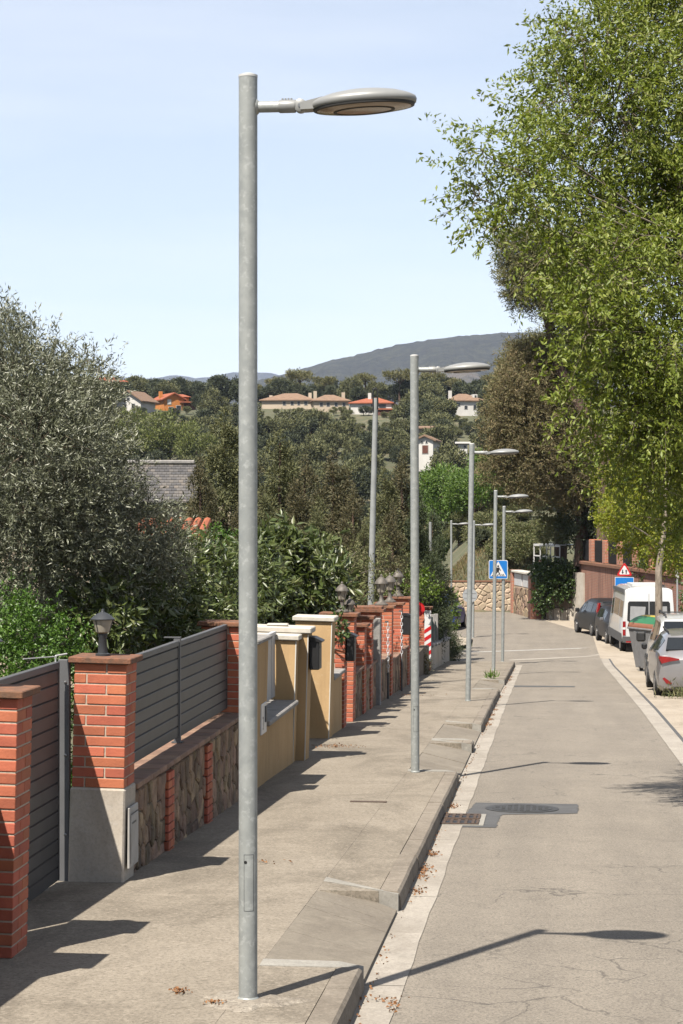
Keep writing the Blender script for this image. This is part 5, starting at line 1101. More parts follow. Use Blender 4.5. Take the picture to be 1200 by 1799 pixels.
def house(name, label, px, py, d, wpx, hpx, rpx, depth, wall, roof, wins=(), yaw=0., style='hip', chim=(), extra=None, ov=.5):
    """px, py: middle of the front wall's foot; sizes in photograph pixels at that distance"""
    s = F / d; p = W(px, py, d); root = thing(name, label, 'house', tuple(p), rz=TH + (px - 600) / F * -1 + R(yaw)); w, h, r_ = wpx / s / 2, hpx / s, rpx / s
    MB().box(-w, w, 0, depth, -2.5, h).build('walls', M[wall], root)
    o, y0, y1 = ov, -ov, depth + ov; zz = h + .02
    if style == 'hip':
        k = min(w * .75, depth / 2); mb = MB().add([(-w - o, y0, zz), (w + o, y0, zz), (w + o, y1, zz), (-w - o, y1, zz), (-w + k, depth / 2, zz + r_), (w - k, depth / 2, zz + r_), (-w - o, y0, zz - .2), (w + o, y0, zz - .2), (w + o, y1, zz - .2), (-w - o, y1, zz - .2)], [(0, 1, 5, 4), (1, 2, 5), (2, 3, 4, 5), (3, 0, 4), (0, 6, 7, 1), (1, 7, 8, 2), (2, 8, 9, 3), (3, 9, 6, 0), (6, 9, 8, 7)])
    elif style == 'gable_front':
        mb = MB().add([(-w - o, y0, zz - .15), (0, y0, zz + r_), (w + o, y0, zz - .15), (-w - o, y1, zz - .15), (0, y1, zz + r_), (w + o, y1, zz - .15)] + [(-w - o, y0, zz - .4), (0, y0, zz + r_ - .3), (w + o, y0, zz - .4), (-w - o, y1, zz - .4), (0, y1, zz + r_ - .3), (w + o, y1, zz - .4)], [(0, 1, 4, 3), (1, 2, 5, 4), (6, 9, 10, 7), (7, 10, 11, 8), (0, 6, 7, 1), (1, 7, 8, 2), (3, 4, 10, 9), (4, 5, 11, 10), (0, 3, 9, 6), (2, 8, 11, 5)])
        MB().prism([(-w, h), (w, h), (0, h + r_ - .25)], 'y', .02, depth - .02).build('gable', M[wall], root)
    else:   # mono slope / gable side
        mb = MB().add([(-w - o, y0, zz), (w + o, y0, zz), (w + o, depth / 2, zz + r_), (-w - o, depth / 2, zz + r_), (-w - o, y1, zz), (w + o, y1, zz), (-w - o, y0, zz - .2), (w + o, y0, zz - .2), (w + o, y1, zz - .2), (-w - o, y1, zz - .2)], [(0, 1, 2, 3), (3, 2, 5, 4), (0, 6, 7, 1), (6, 9, 8, 7), (1, 7, 8, 5, 2), (0, 3, 4, 9, 6), (4, 5, 8, 9)])
    rf_ = mb.build('roof', M[roof], root)
    for u_, hh in chim: MB().box(u_ / s - .35, u_ / s + .35, depth * .35, depth * .35 + .7, h, h + (hh - 6) / s).build('chimney', M[wall], rf_)
    for wn_ in wins:
        (u0, v0, ww, wh) = wn_[:4]; mt_ = wn_[4] if len(wn_) > 4 else 'h_glass'
        f_ = MB().box(u0 / s - .08, (u0 + ww) / s + .08, -.06, .02, v0 / s - .08, (v0 + wh) / s + .08).build('window', M['h_shutter'], root); MB().box(u0 / s, (u0 + ww) / s, -.09, -.062, v0 / s, (v0 + wh) / s).build('pane', M[mt_], f_)
    return root
D = 440
oh = house('orange_house', 'bright orange house with red roofs on the far ridge', 306, 727, D, 38, 26, 11, 9, 'h_orange', 't_red', [(-12, 16, 6, 8, 'h_white'), (-10, 3, 8, 8), (4, 4, 8, 10)], 18, 'gable_front', [(-16, 20)])
s_ = F / D
MB().box(12 / s_, 30 / s_, 1, 7, 0, 30 / s_).build('tower', M['h_orange'], oh); MB().add([(9 / s_, .4, 30 / s_), (33 / s_, .4, 30 / s_), (33 / s_, 7.6, 30 / s_), (9 / s_, 7.6, 30 / s_), (14 / s_, 4, 36 / s_), (27 / s_, 4, 36 / s_)], [(0, 1, 5, 4), (1, 2, 5), (2, 3, 4, 5), (3, 0, 4), (0, 3, 2, 1)]).build('tower_roof', M['t_red'], oh)
MB().box(10 / s_, 42 / s_, -1.2, .95, 19 / s_, 21.5 / s_).build('porch_roof', M['t_red'], oh); MB().box(18 / s_, 40 / s_, -.2, 5, -2, 19 / s_).build('balcony', M['h_dark'], oh); MB().box(16 / s_, 24 / s_, .9, .98, 23 / s_, 28.5 / s_).build('tower_window', M['h_shutter'], oh); MB().box(22 / s_, 28 / s_, -.3, -.22, 9 / s_, 13 / s_).build('balcony_window', M['h_glass'], oh)
house('white_gabled_house', 'white gabled house with brown roof left of the orange house', 226, 722, 430, 46, 18, 18, 8, 'h_white', 't_brown', [(-10, 5, 6, 7), (6, 5, 6, 7), (-3, 18, 5, 5)], -24, 'gable_front', ov=.7)
house('ridge_house', 'red roofed house showing above the olive branches', 190, 683, 480, 66, 12, 10, 9, 'h_cream', 't_red', [(-20, 3, 6, 6), (2, 3, 6, 6), (18, 3, 6, 6)])
house('ridge_house', 'brown roofed low house behind the white gabled house', 252, 690, 500, 50, 10, 8, 9, 'h_grey', 't_brown', [(-14, 2, 5, 5), (5, 2, 5, 5)], chim=[(-8, 16)])
house('ridge_house', 'brown roofed house with a red chimney behind the orange house', 292, 688, 500, 46, 9, 8, 9, 'h_cream', 't_brown', [(-12, 2, 5, 4)], chim=[(6, 17)])
house('flat_white_house', 'small flat roofed white house above the orange house', 328, 684, 510, 32, 11, 2, 6, 'h_white', 'h_white', [(-8, 3, 5, 4), (4, 3, 5, 4)], style='side')
house('ridge_house', 'long beige house with a brown roof left of the leaning pole', 505, 714, 440, 92, 11, 14, 11, 'h_cream', 't_brown', [(-8, 2, 5, 6), (6, 2, 5, 6), (18, 2, 4, 6), (30, 2, 5, 6)], -8, chim=[(36, 20), (-34, 16)])
house('ridge_house', 'beige house with chimneys next to the red roofed villa', 582, 718, 435, 62, 14, 12, 10, 'h_cream', 't_brown', [(-20, 4, 5, 6), (-8, 4, 5, 6), (6, 4, 5, 6), (20, 4, 5, 6)], 5, chim=[(-26, 24), (24, 22)])
vh = house('red_roofed_villa', 'white villa with a red tiled roof behind the leaning pole', 652, 726, 430, 72, 18, 11, 11, 'h_white', 't_red', [(14, 8, 12, 7), (0, 9, 6, 6)], -6, chim=[(-6, 25)])
q = F / 430; MB().box(8 / q, 40 / q, -1.5, -.1, 5 / q, 7.5 / q).build('porch_roof', M['t_red'], vh); MB().box(10 / q, 38 / q, -1.2, -.1, -3, 4.5 / q).build('porch', M['h_dark'], vh)
house('ridge_house', 'half hidden red roofed house right of the second lamp post', 748, 705, 450, 30, 12, 6, 8, 'h_cream', 't_red', [(2, 3, 6, 5)])
bh = house('white_ridge_house', 'large white house with a brown hipped roof and dormer', 820, 724, 430, 58, 20, 14, 11, 'h_white', 't_brown', [(-18, 10, 6, 5), (-4, 5, 5, 6), (12, 4, 5, 8), (22, 8, 5, 6)], 10, chim=[(-24, 25)])
MB().box(14 / q, 22 / q, 2.0, 5.5, 20 / q, 32 / q).build('dormer', M['h_white'], bh); MB().box(17 / q, 20 / q, 1.9, 2.0, 25 / q, 30 / q).build('dormer_window', M['h_glass'], bh)
house('hillside_house', 'small white gabled house lower on the slope beside the second lamp', 746, 802, 330, 30, 30, 8, 8, 'h_white', 't_brown', [(-6, 23, 3, 4), (2, 23, 3, 4), (-4, 5, 10, 14, 'h_dark')], -8, 'gable_front')
house('hillside_house', 'white wall of a small house below the large white house', 813, 792, 320, 16, 14, 2, 5, 'h_white', 'h_white', [(2, 5, 4, 4)], style='side')
house('hillside_house', 'pale ochre outbuilding on the slope beside the second lamp', 752, 760, 360, 44, 8, 4, 5, 'h_cream', 't_brown', [(6, 2, 4, 4)], style='side')
# nearer roofs in the gardens
def slate_house():
    p = W(285, 890, 60); root = thing('slate_roofed_house', 'house with a dark slate roof behind the olive tree', 'house', (p.x, p.y, zg(60) - 3), rz=TH + .09); b0 = -(zg(60) - 3)
    zr0, zr1 = W(0, 884, 60).z + b0, W(0, 816, 63).z + b0
    MB().box(-5, 3.1, .4, 6.4, -2, zr0 - .1).build('walls', M['h_cream'], root)
    rf_ = MB().add([(-5.4, 0, zr0), (1.05, 0, zr0), (1.0, 3.4, zr1), (-5.4, 3.4, zr1), (1.05, 6.8, zr0), (-5.4, 6.8, zr0)], [(0, 1, 2, 3), (3, 2, 4, 5), (1, 4, 2)]).build('roof', M['slate_bed'], root)
    sl = MB(); n, mrow = 44, 14
    for r_ in range(mrow):
        for k in range(n):
            x = -5.4 + 6.42 * (k + (.5 if r_ % 2 else 0)) / n; f0, f1 = r_ / mrow, min(1, (r_ + 1.12) / mrow)
            y0, y1 = 3.4 * f0, 3.4 * f1; za, zb_ = zr0 + (zr1 - zr0) * f0, zr0 + (zr1 - zr0) * f1; li = .035 + .012 * random.random()
            sl.add([(x, y0, za + li), (x + .138, y0, za + li + .004), (x + .138, y1, zb_ + .008), (x, y1, zb_ + .008), (x, y0, za), (x + .138, y0, za)], [(0, 1, 2, 3), (0, 4, 5, 1)])
    o = sl.build('slates', M['slate'], rf_); o['kind'] = 'stuff'
    MB().cbox(-5.4, 1.03, 3.28, 3.52, zr1 + .02, zr1 + .14, .03).build('ridge_cap', M['greycap'], rf_)
M['slate_bed'] = pm('slate_bed', (.05, .05, .05), None, 4); 
m, t, b = newmat('slate_tile'); N = NT(t); g = N.n('NewGeometry'); N.l(N.ramp(g.outputs['Random Per Island'], [(0, (.075, .072, .072)), (.5, (.115, .108, .105)), (.85, (.16, .145, .13)), (1, (.20, .17, .14))]), b.inputs['Base Color']); b.inputs['Roughness'].default_value = .7; M['slate'] = m
slate_house()
p = W(352, 945, 40); th_ = thing('tiled_lean_to', 'corner of a red tiled roof peeping over the hedge', 'roof', (p.x - .3, p.y, zg(40)), rz=TH); zt0, zt1 = W(0, 945, 40).z - zg(40), W(0, 916, 42).z - zg(40)
MB().box(-1.1, .35, .2, 3, -1, zt0 - .1).build('wall', M['h_cream'], th_)
for k in range(8):
    x = -1.05 + k * .19; MB().tube([(x, 0, zt0), (x + .02, 2.1, zt1)], [.09, .085], 8).build('roof_tile', M['t_red'], th_)
MB().box(-1.15, .45, .02, 2.1, zt0 - .12, zt0 - .06).build('eaves_board', M['woodpost'], th_)

# ------------------------------------------------------------------ near trees and shrubs
def CL(px, py, d, r, rz=None, ry=None):     # an ellipsoid of foliage, radius given in photograph pixels
    p = W(px, py, d); s = F / d; return (p.x, p.y, p.z, r / s, (ry or r) / s, (rz or r) / s)
hk = [CL(*c) for c in [(1060, 80, 21.8, 85), (1150, 50, 22.8, 90), (1210, 120, 21.8, 95), (1000, 60, 21.8, 45), (985, 165, 21.8, 70), (1080, 200, 21.3, 100), (1180, 240, 21.8, 105), (935, 240, 20.4, 48), (935, 320, 20.0, 62), (880, 335, 20.0, 40), (848, 275, 19.8, 22), (845, 350, 19.8, 34),
    (1005, 320, 21.3, 85), (1110, 360, 21.8, 105), (1205, 400, 21.8, 95), (985, 430, 19.8, 62), (1060, 480, 19.8, 92), (1160, 500, 20.3, 105), (1040, 580, 19.3, 62), (1120, 620, 19.8, 95), (1205, 600, 19.8, 95), (1040, 690, 19.8, 55), (1130, 720, 19.8, 85), (1205, 740, 19.8, 85), (1090, 790, 20.3, 52), (1165, 830, 20.3, 66), (1230, 880, 20.3, 60), (1300, 200, 21.5, 110), (1300, 450, 22.0, 120), (1310, 700, 22.0, 110), (1420, 350, 22.0, 130), (1420, 600, 22.0, 120), (1300, 0, 22.0, 110), (1215, 310, 21.3, 70), (1190, 340, 21.1, 60), (1250, 330, 21.3, 80), (1120, -60, 22.8, 90), (1240, -90, 22.8, 110)]]
# long outlying shoots
ex = [(812, 262, 19.8), (795, 222, 19.8), (790, 285, 19.7), (822, 395, 19.7), (885, 190, 20.2), (944, 105, 20.8), (962, 50, 20.8), (985, 12, 21), (1022, 8, 21), (836, 420, 19.7), (868, 400, 19.8), (905, 150, 20.5), (1075, -5, 21.5), (860, 225, 20), (1000, 470, 21), (990, 560, 21.3)]
eP, eD = [], []
for px, py, d in ex:
    a = np.array(W(px, py, d)); c0 = np.array(W(1060, 300, 21)); dv_ = unit((a - c0)[None])[0]
    for q in range(5): eP.append(a - dv_ * .12 * q + rng.normal(size=3) * .03); eD.append(dv_ + np.array([0, 0, .25]))
tb_ = (4.3, 22.4)
make_tree('hackberry_tree', 'large bright green deciduous tree overhanging the street from the side', 'tree', (tb_[0], tb_[1], zr(22)), [(0, 0, 0), (.05, 0, 1.2), (-.1, -.1, 2.4), (-.3, -.2, 3.4), (-.5, -.3, 4.4)], hk, 620, .36, 21, .060, .0235, .45, 'lf_hack', tr=.17, limb=.11, stems=.22, extra=(np.array(eP), np.array(eD)), shell=.35)
p = W(1160, 1060, 58); cb = Vector((p.x, p.y, zr(58)))
hk2 = [CL(*c) for c in [(1120, 870, 59.2, 48), (1085, 900, 58.2, 36), (1150, 915, 59.2, 40), (1190, 900, 60.2, 50), (1115, 925, 58.7, 28), (1080, 850, 59.2, 30), (1190, 965, 59.2, 40), (1150, 962, 58.2, 20), (1165, 840, 60.2, 55), (1130, 780, 60.2, 70), (1210, 770, 60.2, 80), (1072, 905, 57.7, 18), (1240, 900, 60.2, 50), (1180, 700, 60.2, 70), (1100, 945, 60.5, 28), (1145, 968, 61, 22), (1190, 975, 61, 28), (1075, 915, 60, 18)]]
f0 = W(1157, 1000, 58) - cb; f1 = W(1163, 960, 58.3) - cb; f2 = W(1168, 915, 58.6) - cb; f3 = W(1168, 860, 59) - cb
make_tree('street_tree', 'young yellow green street tree with a pale trunk in front of the van', 'tree', cb, [(0, 0, 0), (f0.x * .8, 0, f0.z * .5), tuple(f0), tuple(f1), tuple(f2), tuple(f3)], hk2, 560, .30, 10, .085, .042, .3, 'lf_hack_y', tr=.115, stems=.1, shell=.35)
# olive
ol = [CL(*c) for c in [(20, 670, 19.5, 95), (0, 595, 20, 45), (90, 700, 19.8, 90), (150, 690, 20.3, 55), (60, 780, 19, 120), (150, 790, 19.6, 75), (175, 850, 20, 62), (30, 890, 19, 120), (120, 900, 19.2, 105), (200, 930, 20, 78), (255, 940, 20.5, 55), (300, 950, 21, 34), (60, 980, 19.2, 95), (160, 1000, 19.6, 80), (245, 1000, 20.3, 55), (295, 990, 21, 36), (-70, 700, 20, 110), (-80, 880, 20, 120), (-60, 610, 20, 60)]]
ex = [(5, 530, 19.8), (22, 550, 19.8), (40, 575, 19.8), (75, 600, 20), (95, 625, 20), (165, 640, 20.4), (180, 620, 20.4), (150, 650, 20.3), (190, 655, 20.4), (245, 860, 20.6), (255, 885, 20.6), (290, 900, 21), (320, 925, 21), (215, 800, 20.2), (225, 760, 20.2), (130, 645, 20.3), (60, 590, 19.9)]
eP, eD = [], []
for px, py, d in ex:
    a = np.array(W(px, py, d)); c0 = np.array(W(70, 900, 19.6)); dv_ = unit((a - c0)[None])[0] + np.array([0, 0, .3])
    for q in range(9): eP.append(a - dv_ * .06 * q + rng.normal(size=3) * .035); eD.append(dv_)
ob = W(60, 1180, 19.8); ob.z = zg(19.8)
make_tree('olive_tree', 'large grey green olive tree rising behind the garden wall', 'tree', ob, [(0, 0, 0), (.1, .05, .6), (-.05, 0, 1.2), (.15, .1, 1.9), (.1, 0, 2.6)], ol, 1900, .20, 15, .052, .0125, -.12, 'lf_olive', tr=.16, stems=.07, extra=(np.array(eP), np.array(eD)), shell=.4, spread=.55, twig_r=.003)
# clipped bright hedge by the gate, laurel bank, clipped shrub
def shrub(name, label, cat, clumps, per_area, tl, m, ln, wd, droop, leaf, base=None, stems=.05, spread=.9, group=None, shell=.5):
    c0 = clumps[0]; b_ = Vector(base) if base else Vector((c0[0], c0[1], zg(c0[1]) - .05))
    return make_tree(name, label, cat, b_, [(0, 0, 0), (0, 0, max(.15, (c0[2] - b_.z) * .5)), (0, 0, max(.3, (c0[2] - b_.z) * .9))], clumps, per_area, tl, m, ln, wd, droop, leaf, tr=.05, stems=stems, spread=spread, group=group, shell=shell)
shrub('clipped_hedge', 'bright green clipped hedge behind the driveway gate', 'hedge', [CL(*c) for c in [(60, 1110, 18, 62), (10, 1090, 18, 60), (115, 1130, 18.2, 42), (60, 1180, 17.8, 62), (0, 1180, 17.8, 70), (120, 1220, 18, 50), (60, 1260, 18, 70), (120, 1330, 18, 60), (90, 1420, 18, 60), (-80, 1120, 18, 80), (110, 1480, 18, 40)]], 2100, .1, 9, .035, .018, 0, 'lf_hedge', stems=0)
shrub('garden_hedge', 'dense dark hedge in the shade behind the olive trunk', 'hedge', [CL(*c) for c in [(20, 1090, 24, 60), (90, 1080, 24, 60), (150, 1090, 24.5, 50), (-50, 1090, 24, 70), (40, 1150, 24, 70), (120, 1160, 24, 60), (-20, 1040, 25, 60), (70, 1030, 25, 60), (140, 1030, 25.5, 50)]], 1300, .12, 8, .05, .028, 0, 'lf_ivy', stems=0)
lau = [CL(*c) for c in [(175, 1100, 19.2, 55), (250, 1100, 20.5, 58), (330, 1090, 23.5, 60), (400, 1080, 28, 55), (200, 1060, 20, 50), (285, 1040, 22, 58), (365, 1030, 26.5, 60), (425, 1030, 31, 55), (230, 1010, 21, 48), (320, 990, 24, 50), (190, 1160, 19.2, 40), (270, 1150, 21, 50), (350, 1140, 24.5, 45), (130, 1110, 19.4, 30), (300, 1100, 22, 50)]]
shrub('loquat_shrub', 'broad dark glossy leaved shrub behind the slatted fence', 'shrub', lau, 900, .25, 11, .12, .036, .15, 'lf_laurel', stems=.12)
lau2 = [CL(*c) for c in [(500, 1020, 34, 60), (480, 975, 34, 42), (548, 1030, 35.5, 46), (556, 995, 36, 38), (455, 1060, 32, 50), (520, 1075, 34, 45), (572, 1050, 36, 26), (470, 1110, 32, 40), (545, 1090, 35, 36), (585, 1070, 36.5, 18), (440, 1000, 33, 40)]]
shrub('loquat_shrub', 'dark glossy leaved shrub above the ochre pillars', 'shrub', lau2, 800, .3, 11, .19, .06, .3, 'lf_laurel', stems=.12)
shrub('trailing_ivy', 'dark ivy trailing over the narrow brick pillar', 'ivy', [CL(*c) for c in [(600, 1085, 31.0, 14), (596, 1100, 30.8, 12), (606, 1108, 30.9, 9), (598, 1118, 30.85, 7)]], 700, .1, 6, .07, .045, .3, 'lf_ivy', base=(-3.5, 30.8, zg(30.8)), stems=0)
shrub('clipped_shrub', 'rounded clipped green shrub above the laurels', 'shrub', [CL(*c) for c in [(375, 955, 34, 38, 26), (340, 965, 34, 30, 24), (415, 960, 34, 32, 26), (380, 985, 33.5, 50, 28), (430, 985, 34, 40, 28)]], 900, .1, 8, .05, .028, 0, 'lf_hedge')
shrub('lime_bush', 'bright lime green clipped bush at the corner', 'bush', [CL(*c) for c in [(789, 1065, 70, 16, 24), (783, 1085, 69, 15, 20), (795, 1092, 70, 10, 14), (792, 1045, 70, 9, 9)]], 700, .12, 7, .07, .05, 0, 'lf_lime')
shrub('hedge_bush', 'yellow flecked bush behind the bronze lanterns', 'bush', [CL(*c) for c in [(720, 1030, 52, 26), (755, 1035, 54, 20), (690, 1035, 50, 24), (735, 1015, 54, 16)]], 500, .14, 7, .08, .045, 0, 'lf_lime')
shrub('garden_bush', 'loose brownish green bush beside the leaning pole', 'bush', [CL(*c) for c in [(610, 1010, 42, 48), (560, 990, 42, 45), (650, 1020, 44, 40), (690, 1000, 46, 40), (600, 1050, 42, 40), (640, 960, 46, 40)]], 360, .2, 8, .06, .025, 0, 'lf_scrub')
shrub('dark_bush', 'dark evergreen bush beside the corner lamp', 'bush', [CL(*c) for c in [(752, 970, 72, 30), (762, 1005, 72, 24), (735, 1000, 70, 30), (757, 930, 74, 24)]], 420, .16, 7, .09, .05, 0, 'lf_dark')
# ivy curtain and shrubs at the bend
shrub('ivy_curtain', 'thick dark ivy hanging beside the orange gateway', 'ivy', [CL(*c) for c in [(962, 1010, 99.5, 22, 30), (955, 1045, 99.2, 15, 30), (988, 1020, 99, 20, 34), (1000, 1020, 99.5, 14, 36), (950, 1004, 100, 14, 16)]], 700, .2, 7, .12, .09, .4, 'lf_ivy')
shrub('pale_shrub', 'pale olive green shrub above the ivy', 'shrub', [CL(*c) for c in [(970, 900, 101, 26), (985, 930, 101, 24), (960, 930, 102, 20), (990, 870, 102, 20)]], 420, .25, 7, .12, .06, 0, 'lf_scrub', base=(W(975, 990, 102).x, W(975, 990, 102).y, -1.0))
hedge_r = [CL(*c) for c in [(1200, 1060, 80, 30, 45), (1190, 1010, 84, 28, 45), (1225, 1000, 80, 45, 50), (1152, 1012, 84.5, 28, 32), (1135, 990, 86, 18, 18), (1240, 1060, 76, 40, 50), (1190, 960, 84, 40)]]
shrub('roadside_hedge', 'dark green hedge behind the white van', 'hedge', hedge_r, 300, .3, 8, .11, .06, 0, 'lf_ivy')
wd_ = thing('weed_clump', 'dry green weeds growing by the silver hatchback wheel', 'weeds', (2.86, 43.2, zr(43.2)))
P_ = np.column_stack([rng.normal(.15, .30, 420), rng.normal(0, .18, 420), np.abs(rng.normal(0, .12, 420))]); link(bpy.data.objects.new('foliage', leaves_mesh('foliage', P_, rng.normal(size=(420, 3)) * .6 + np.array([0, 0, .9]), .14, .02, M['lf_scrub'])), wd_)
w2 = thing('weed_clump', 'small green weed sprouting at the kerb by the third ramp', 'weeds', (-1.45, 49.6, zg(49.6)))
P_ = np.column_stack([rng.normal(0, .07, 60), rng.normal(0, .07, 60), np.abs(rng.normal(0, .04, 60))]); link(bpy.data.objects.new('foliage', leaves_mesh('foliage', P_, rng.normal(size=(60, 3)) * .5 + np.array([0, 0, 1.]), .16, .03, M['lf_fresh'])), w2)

# ------------------------------------------------------------------ conifers and woods: prototypes, then copies
def proto(kind, seed):
    """unit-ish meshes, foot at the origin, about 1 m = 1 unit at the given height"""
    global rng
    rng = np.random.default_rng(seed); random.seed(seed)
    if kind == 'conifer':      # 8 m conical, uneven tiers of drooping sprays
        cl = []
        for k in range(46):
            h = .6 + 7.2 * (k / 46) ** .9; r_ = 1.75 * (1 - h / 8.4) ** .8 + .12; a = random.uniform(0, 6.28); q = r_ * random.uniform(.35, .85); cl.append((q * math.cos(a), q * math.sin(a), h, r_ * .45, r_ * .45, r_ * .38 + .14))
        cl.append((0, 0, 7.9, .14, .14, .42)); crown = spray_mesh('crown', cl, 4200, .12, .032, {3: 'lf_dark', 2: 'lf_wood'}.get(seed, 'lf_cypress'), up=.15, shell=.3); tk = MB().tube([(0, 0, -.6), (0, 0, 4), (0, 0, 7.8)], [.16, .10, .02], 7)
    elif kind == 'pine':       # umbrella pine, 9 m, bare trunk
        cl = []
        for k in range(16): a = random.uniform(0, 6.28); q = 2.3 * math.sqrt(random.random()); cl.append((q * math.cos(a), q * math.sin(a), 6.6 + 1.5 * random.random() - .12 * q * q, .95, .95, .65))
        crown = spray_mesh('crown', cl, 190, .42, .15, 'lf_pine', up=.6, shell=.3); tk = MB().tube([(0, 0, -1), (.15, 0, 3), (-.1, .1, 6.8)], [.24, .18, .10], 7)
        for c in cl[:7]: tk.tube([(0, .05, 5.4), (c[0] * .5, c[1] * .5, 6.2), c[:3]], [.09, .06, .03], 5)
    else:                      # round-headed woodland tree, 6 m
        cl = []
        for k in range(20):
            u_ = unit(rng.normal(size=(1, 3)))[0]; cl.append((u_[0] * 1.9, u_[1] * 1.9, 3.6 + u_[2] * 1.7, .95, .95, .8))
        leaf = {'wood': 'lf_wood', 'oak': 'lf_wood2', 'fresh': 'lf_fresh', 'spring': 'lf_spring', 'scrub': 'lf_scrub'}[kind]
        crown = spray_mesh('crown', cl, 230 if kind in ('wood', 'oak') else 380, .40 if kind in ('wood', 'oak') else .26, .17 if kind in ('wood', 'oak') else .11, leaf, up=.4, shell=.3); tk = MB().tube([(0, 0, -1), (.05, 0, 1.5), (0, 0, 3.6)], [.2, .15, .06], 7)
        for c in cl[:6]: tk.tube([(0, 0, 1.6), (c[0] * .5, c[1] * .5, 2.6), c[:3]], [.08, .05, .02], 5)
    return crown, tk.mesh('trunk', M['bark_pine'], smooth=True)
PROTO = {k: [proto(k, s) for s in sd] for k, sd in (('conifer', (1, 2, 3, 4)), ('pine', (11, 12, 13)), ('wood', (21, 22, 23)), ('oak', (31, 32)), ('fresh', (41, 42)), ('spring', (51,)), ('scrub', (61, 62)))}
def plant(kind, name, label, x, y, z, s, sz=None, group=None, v=None, rz=None):
    cm, tm = PROTO[kind][(v if v is not None else random.randrange(99)) % len(PROTO[kind])]
    root = thing(name, label, 'tree', (x, y, z), rz=random.uniform(0, 6.28) if rz is None else rz, group=group); root.scale = (s, s, sz or s)
    link(bpy.data.objects.new('trunk', tm), root); link(bpy.data.objects.new('crown', cm), root); return root
rng = np.random.default_rng(99); random.seed(99)
ORD = 'first second third fourth fifth sixth seventh eighth ninth tenth eleventh twelfth thirteenth fourteenth fifteenth sixteenth seventeenth eighteenth nineteenth twentieth twenty-first twenty-second'.split()
# dark conifers behind the gardens: (tip px, tip py, distance, width factor)
CON = [(395, 715, 52, 1.25, 1), (352, 800, 50, 1.0, 3), (440, 790, 56, 1.2, 0), (492, 752, 58, 1.25, 1), (535, 800, 54, 1.1, 3), (460, 850, 48, 1.0, 1), (585, 790, 58, 1.25, 0), (620, 850, 52, 1.05, 3), (560, 870, 47, 1.0, 1), (675, 820, 60, 1.2, 1), (706, 795, 62, 1.2, 3), (730, 850, 60, 1.05, 2), (760, 890, 66, 1.0, 2), (690, 880, 52, .95, 0), (420, 880, 44, .85, 3), (515, 900, 44, .9, 0), (640, 910, 46, .9, 1), (340, 870, 46, .9, 0)]
for i, (px, py, d, wf, v) in enumerate(sorted(CON)):
    lab_c = 'dark brownish conifer behind the gardens, %s of the row counting from the olive tree' % ORD[i]
    p = W(px, py, d); gz = terrain_z(p.x, p.y); h = p.z - gz; s = h / 8.3
    plant('conifer', 'conifer_tree', lab_c, p.x, p.y, gz, s * wf * .86, s, group='conifers behind the gardens', v=v)
for k in range(34):   # green belt between the bank and the far slope
    px = random.uniform(725, 930); d = random.uniform(135, 285); x, y = W(px, 0, d)[:2]; s = random.uniform(.7, 1.25)
    plant(random.choice(('fresh', 'fresh', 'fresh', 'scrub', 'wood')), 'valley_tree', 'green tree in the dip beyond the grass bank', x, y, terrain_z(x, y) - .4, s, s * .9, group='trees in the dip beyond the bank')
# individual middle-distance trees
def grown(kind, name, label, px, py, d, wpx, group=None, v=0, hh=6.3, base=None):
    p = W(px, py, d); gz = terrain_z(p.x, p.y) if base is None else base; s = wpx / (F / d) / 5.6; plant(kind, name, label, p.x, p.y, min(gz, p.z - s * 3.2), s, max(s * .6, (p.z - min(gz, p.z - s * 3.2)) / hh), group=group, v=v)
grown('spring', 'spring_tree', 'light green spring tree below the orange house', 290, 715, 330, 110)
grown('spring', 'spring_tree', 'light green spring tree beside the olive branches', 232, 712, 335, 90)
grown('spring', 'spring_tree', 'olive green tree in front of the white gabled house', 345, 735, 320, 80)
grown('fresh', 'fresh_green_tree', 'fresh green round tree behind the third lamp', 815, 800, 255, 120, v=0)
grown('fresh', 'fresh_green_tree', 'fresh green tree half hidden by the fourth lamp', 870, 830, 245, 110, v=1)
grown('fresh', 'fresh_green_tree', 'fresh green tree beside the second lamp post', 765, 840, 240, 90, v=1)
grown('fresh', 'fresh_green_tree', 'low fresh green tree above the bank', 860, 890, 200, 90, v=0)
grown('oak', 'dark_oak', 'small dark oak on the grass bank above the stone wall', 845, 925, 118, 40, v=0)
lab_b = 'green scrub bush on the bank above the stone wall'
for k in range(26):
    px = random.uniform(805, 965); d = random.uniform(114, 150); x, y = W(px, 0, d)[:2]; s = random.uniform(.3, .6); plant('scrub', 'scrub_bush', lab_b, x, y, terrain_z(x, y) - s * 1.2, s, s * .8, group='scrub bushes on the bank')
# tall browning pines at the bend
def bent_pine(label, base, tips, leaf, tr, seed):
    global rng
    rng = np.random.default_rng(seed); cl = [CL(*c) for c in tips]
    c0 = Vector(base); top = max(cl, key=lambda c: c[2])
    make_tree('pine_tree', label, 'tree', base, [(0, 0, 0), (.1, 0, 3), (-.2, .1, 6), tuple((Vector(top[:3]) - c0) * .62), tuple((Vector(top[:3]) - c0) * .92)], cl, 420, .45, 11, .19, .036, -.1, leaf, 'bark_pine', tr=tr, stems=.05, shell=.3, twig_r=.012)
b1 = W(1062, 1000, 97)
bent_pine('tall dark pine behind the street trees', (b1.x, b1.y, -.2), [(905, 440, 96, 36), (930, 500, 96, 45), (900, 480, 96, 24), (935, 440, 97, 40), (965, 525, 96, 36), (990, 460, 97, 60), (1040, 520, 97, 70), (1020, 590, 97, 50), (1080, 450, 98, 70), (1080, 600, 98, 70), (912, 515, 96, 20)], 'lf_pine', .42, 71)
b2 = W(1020, 985, 99)
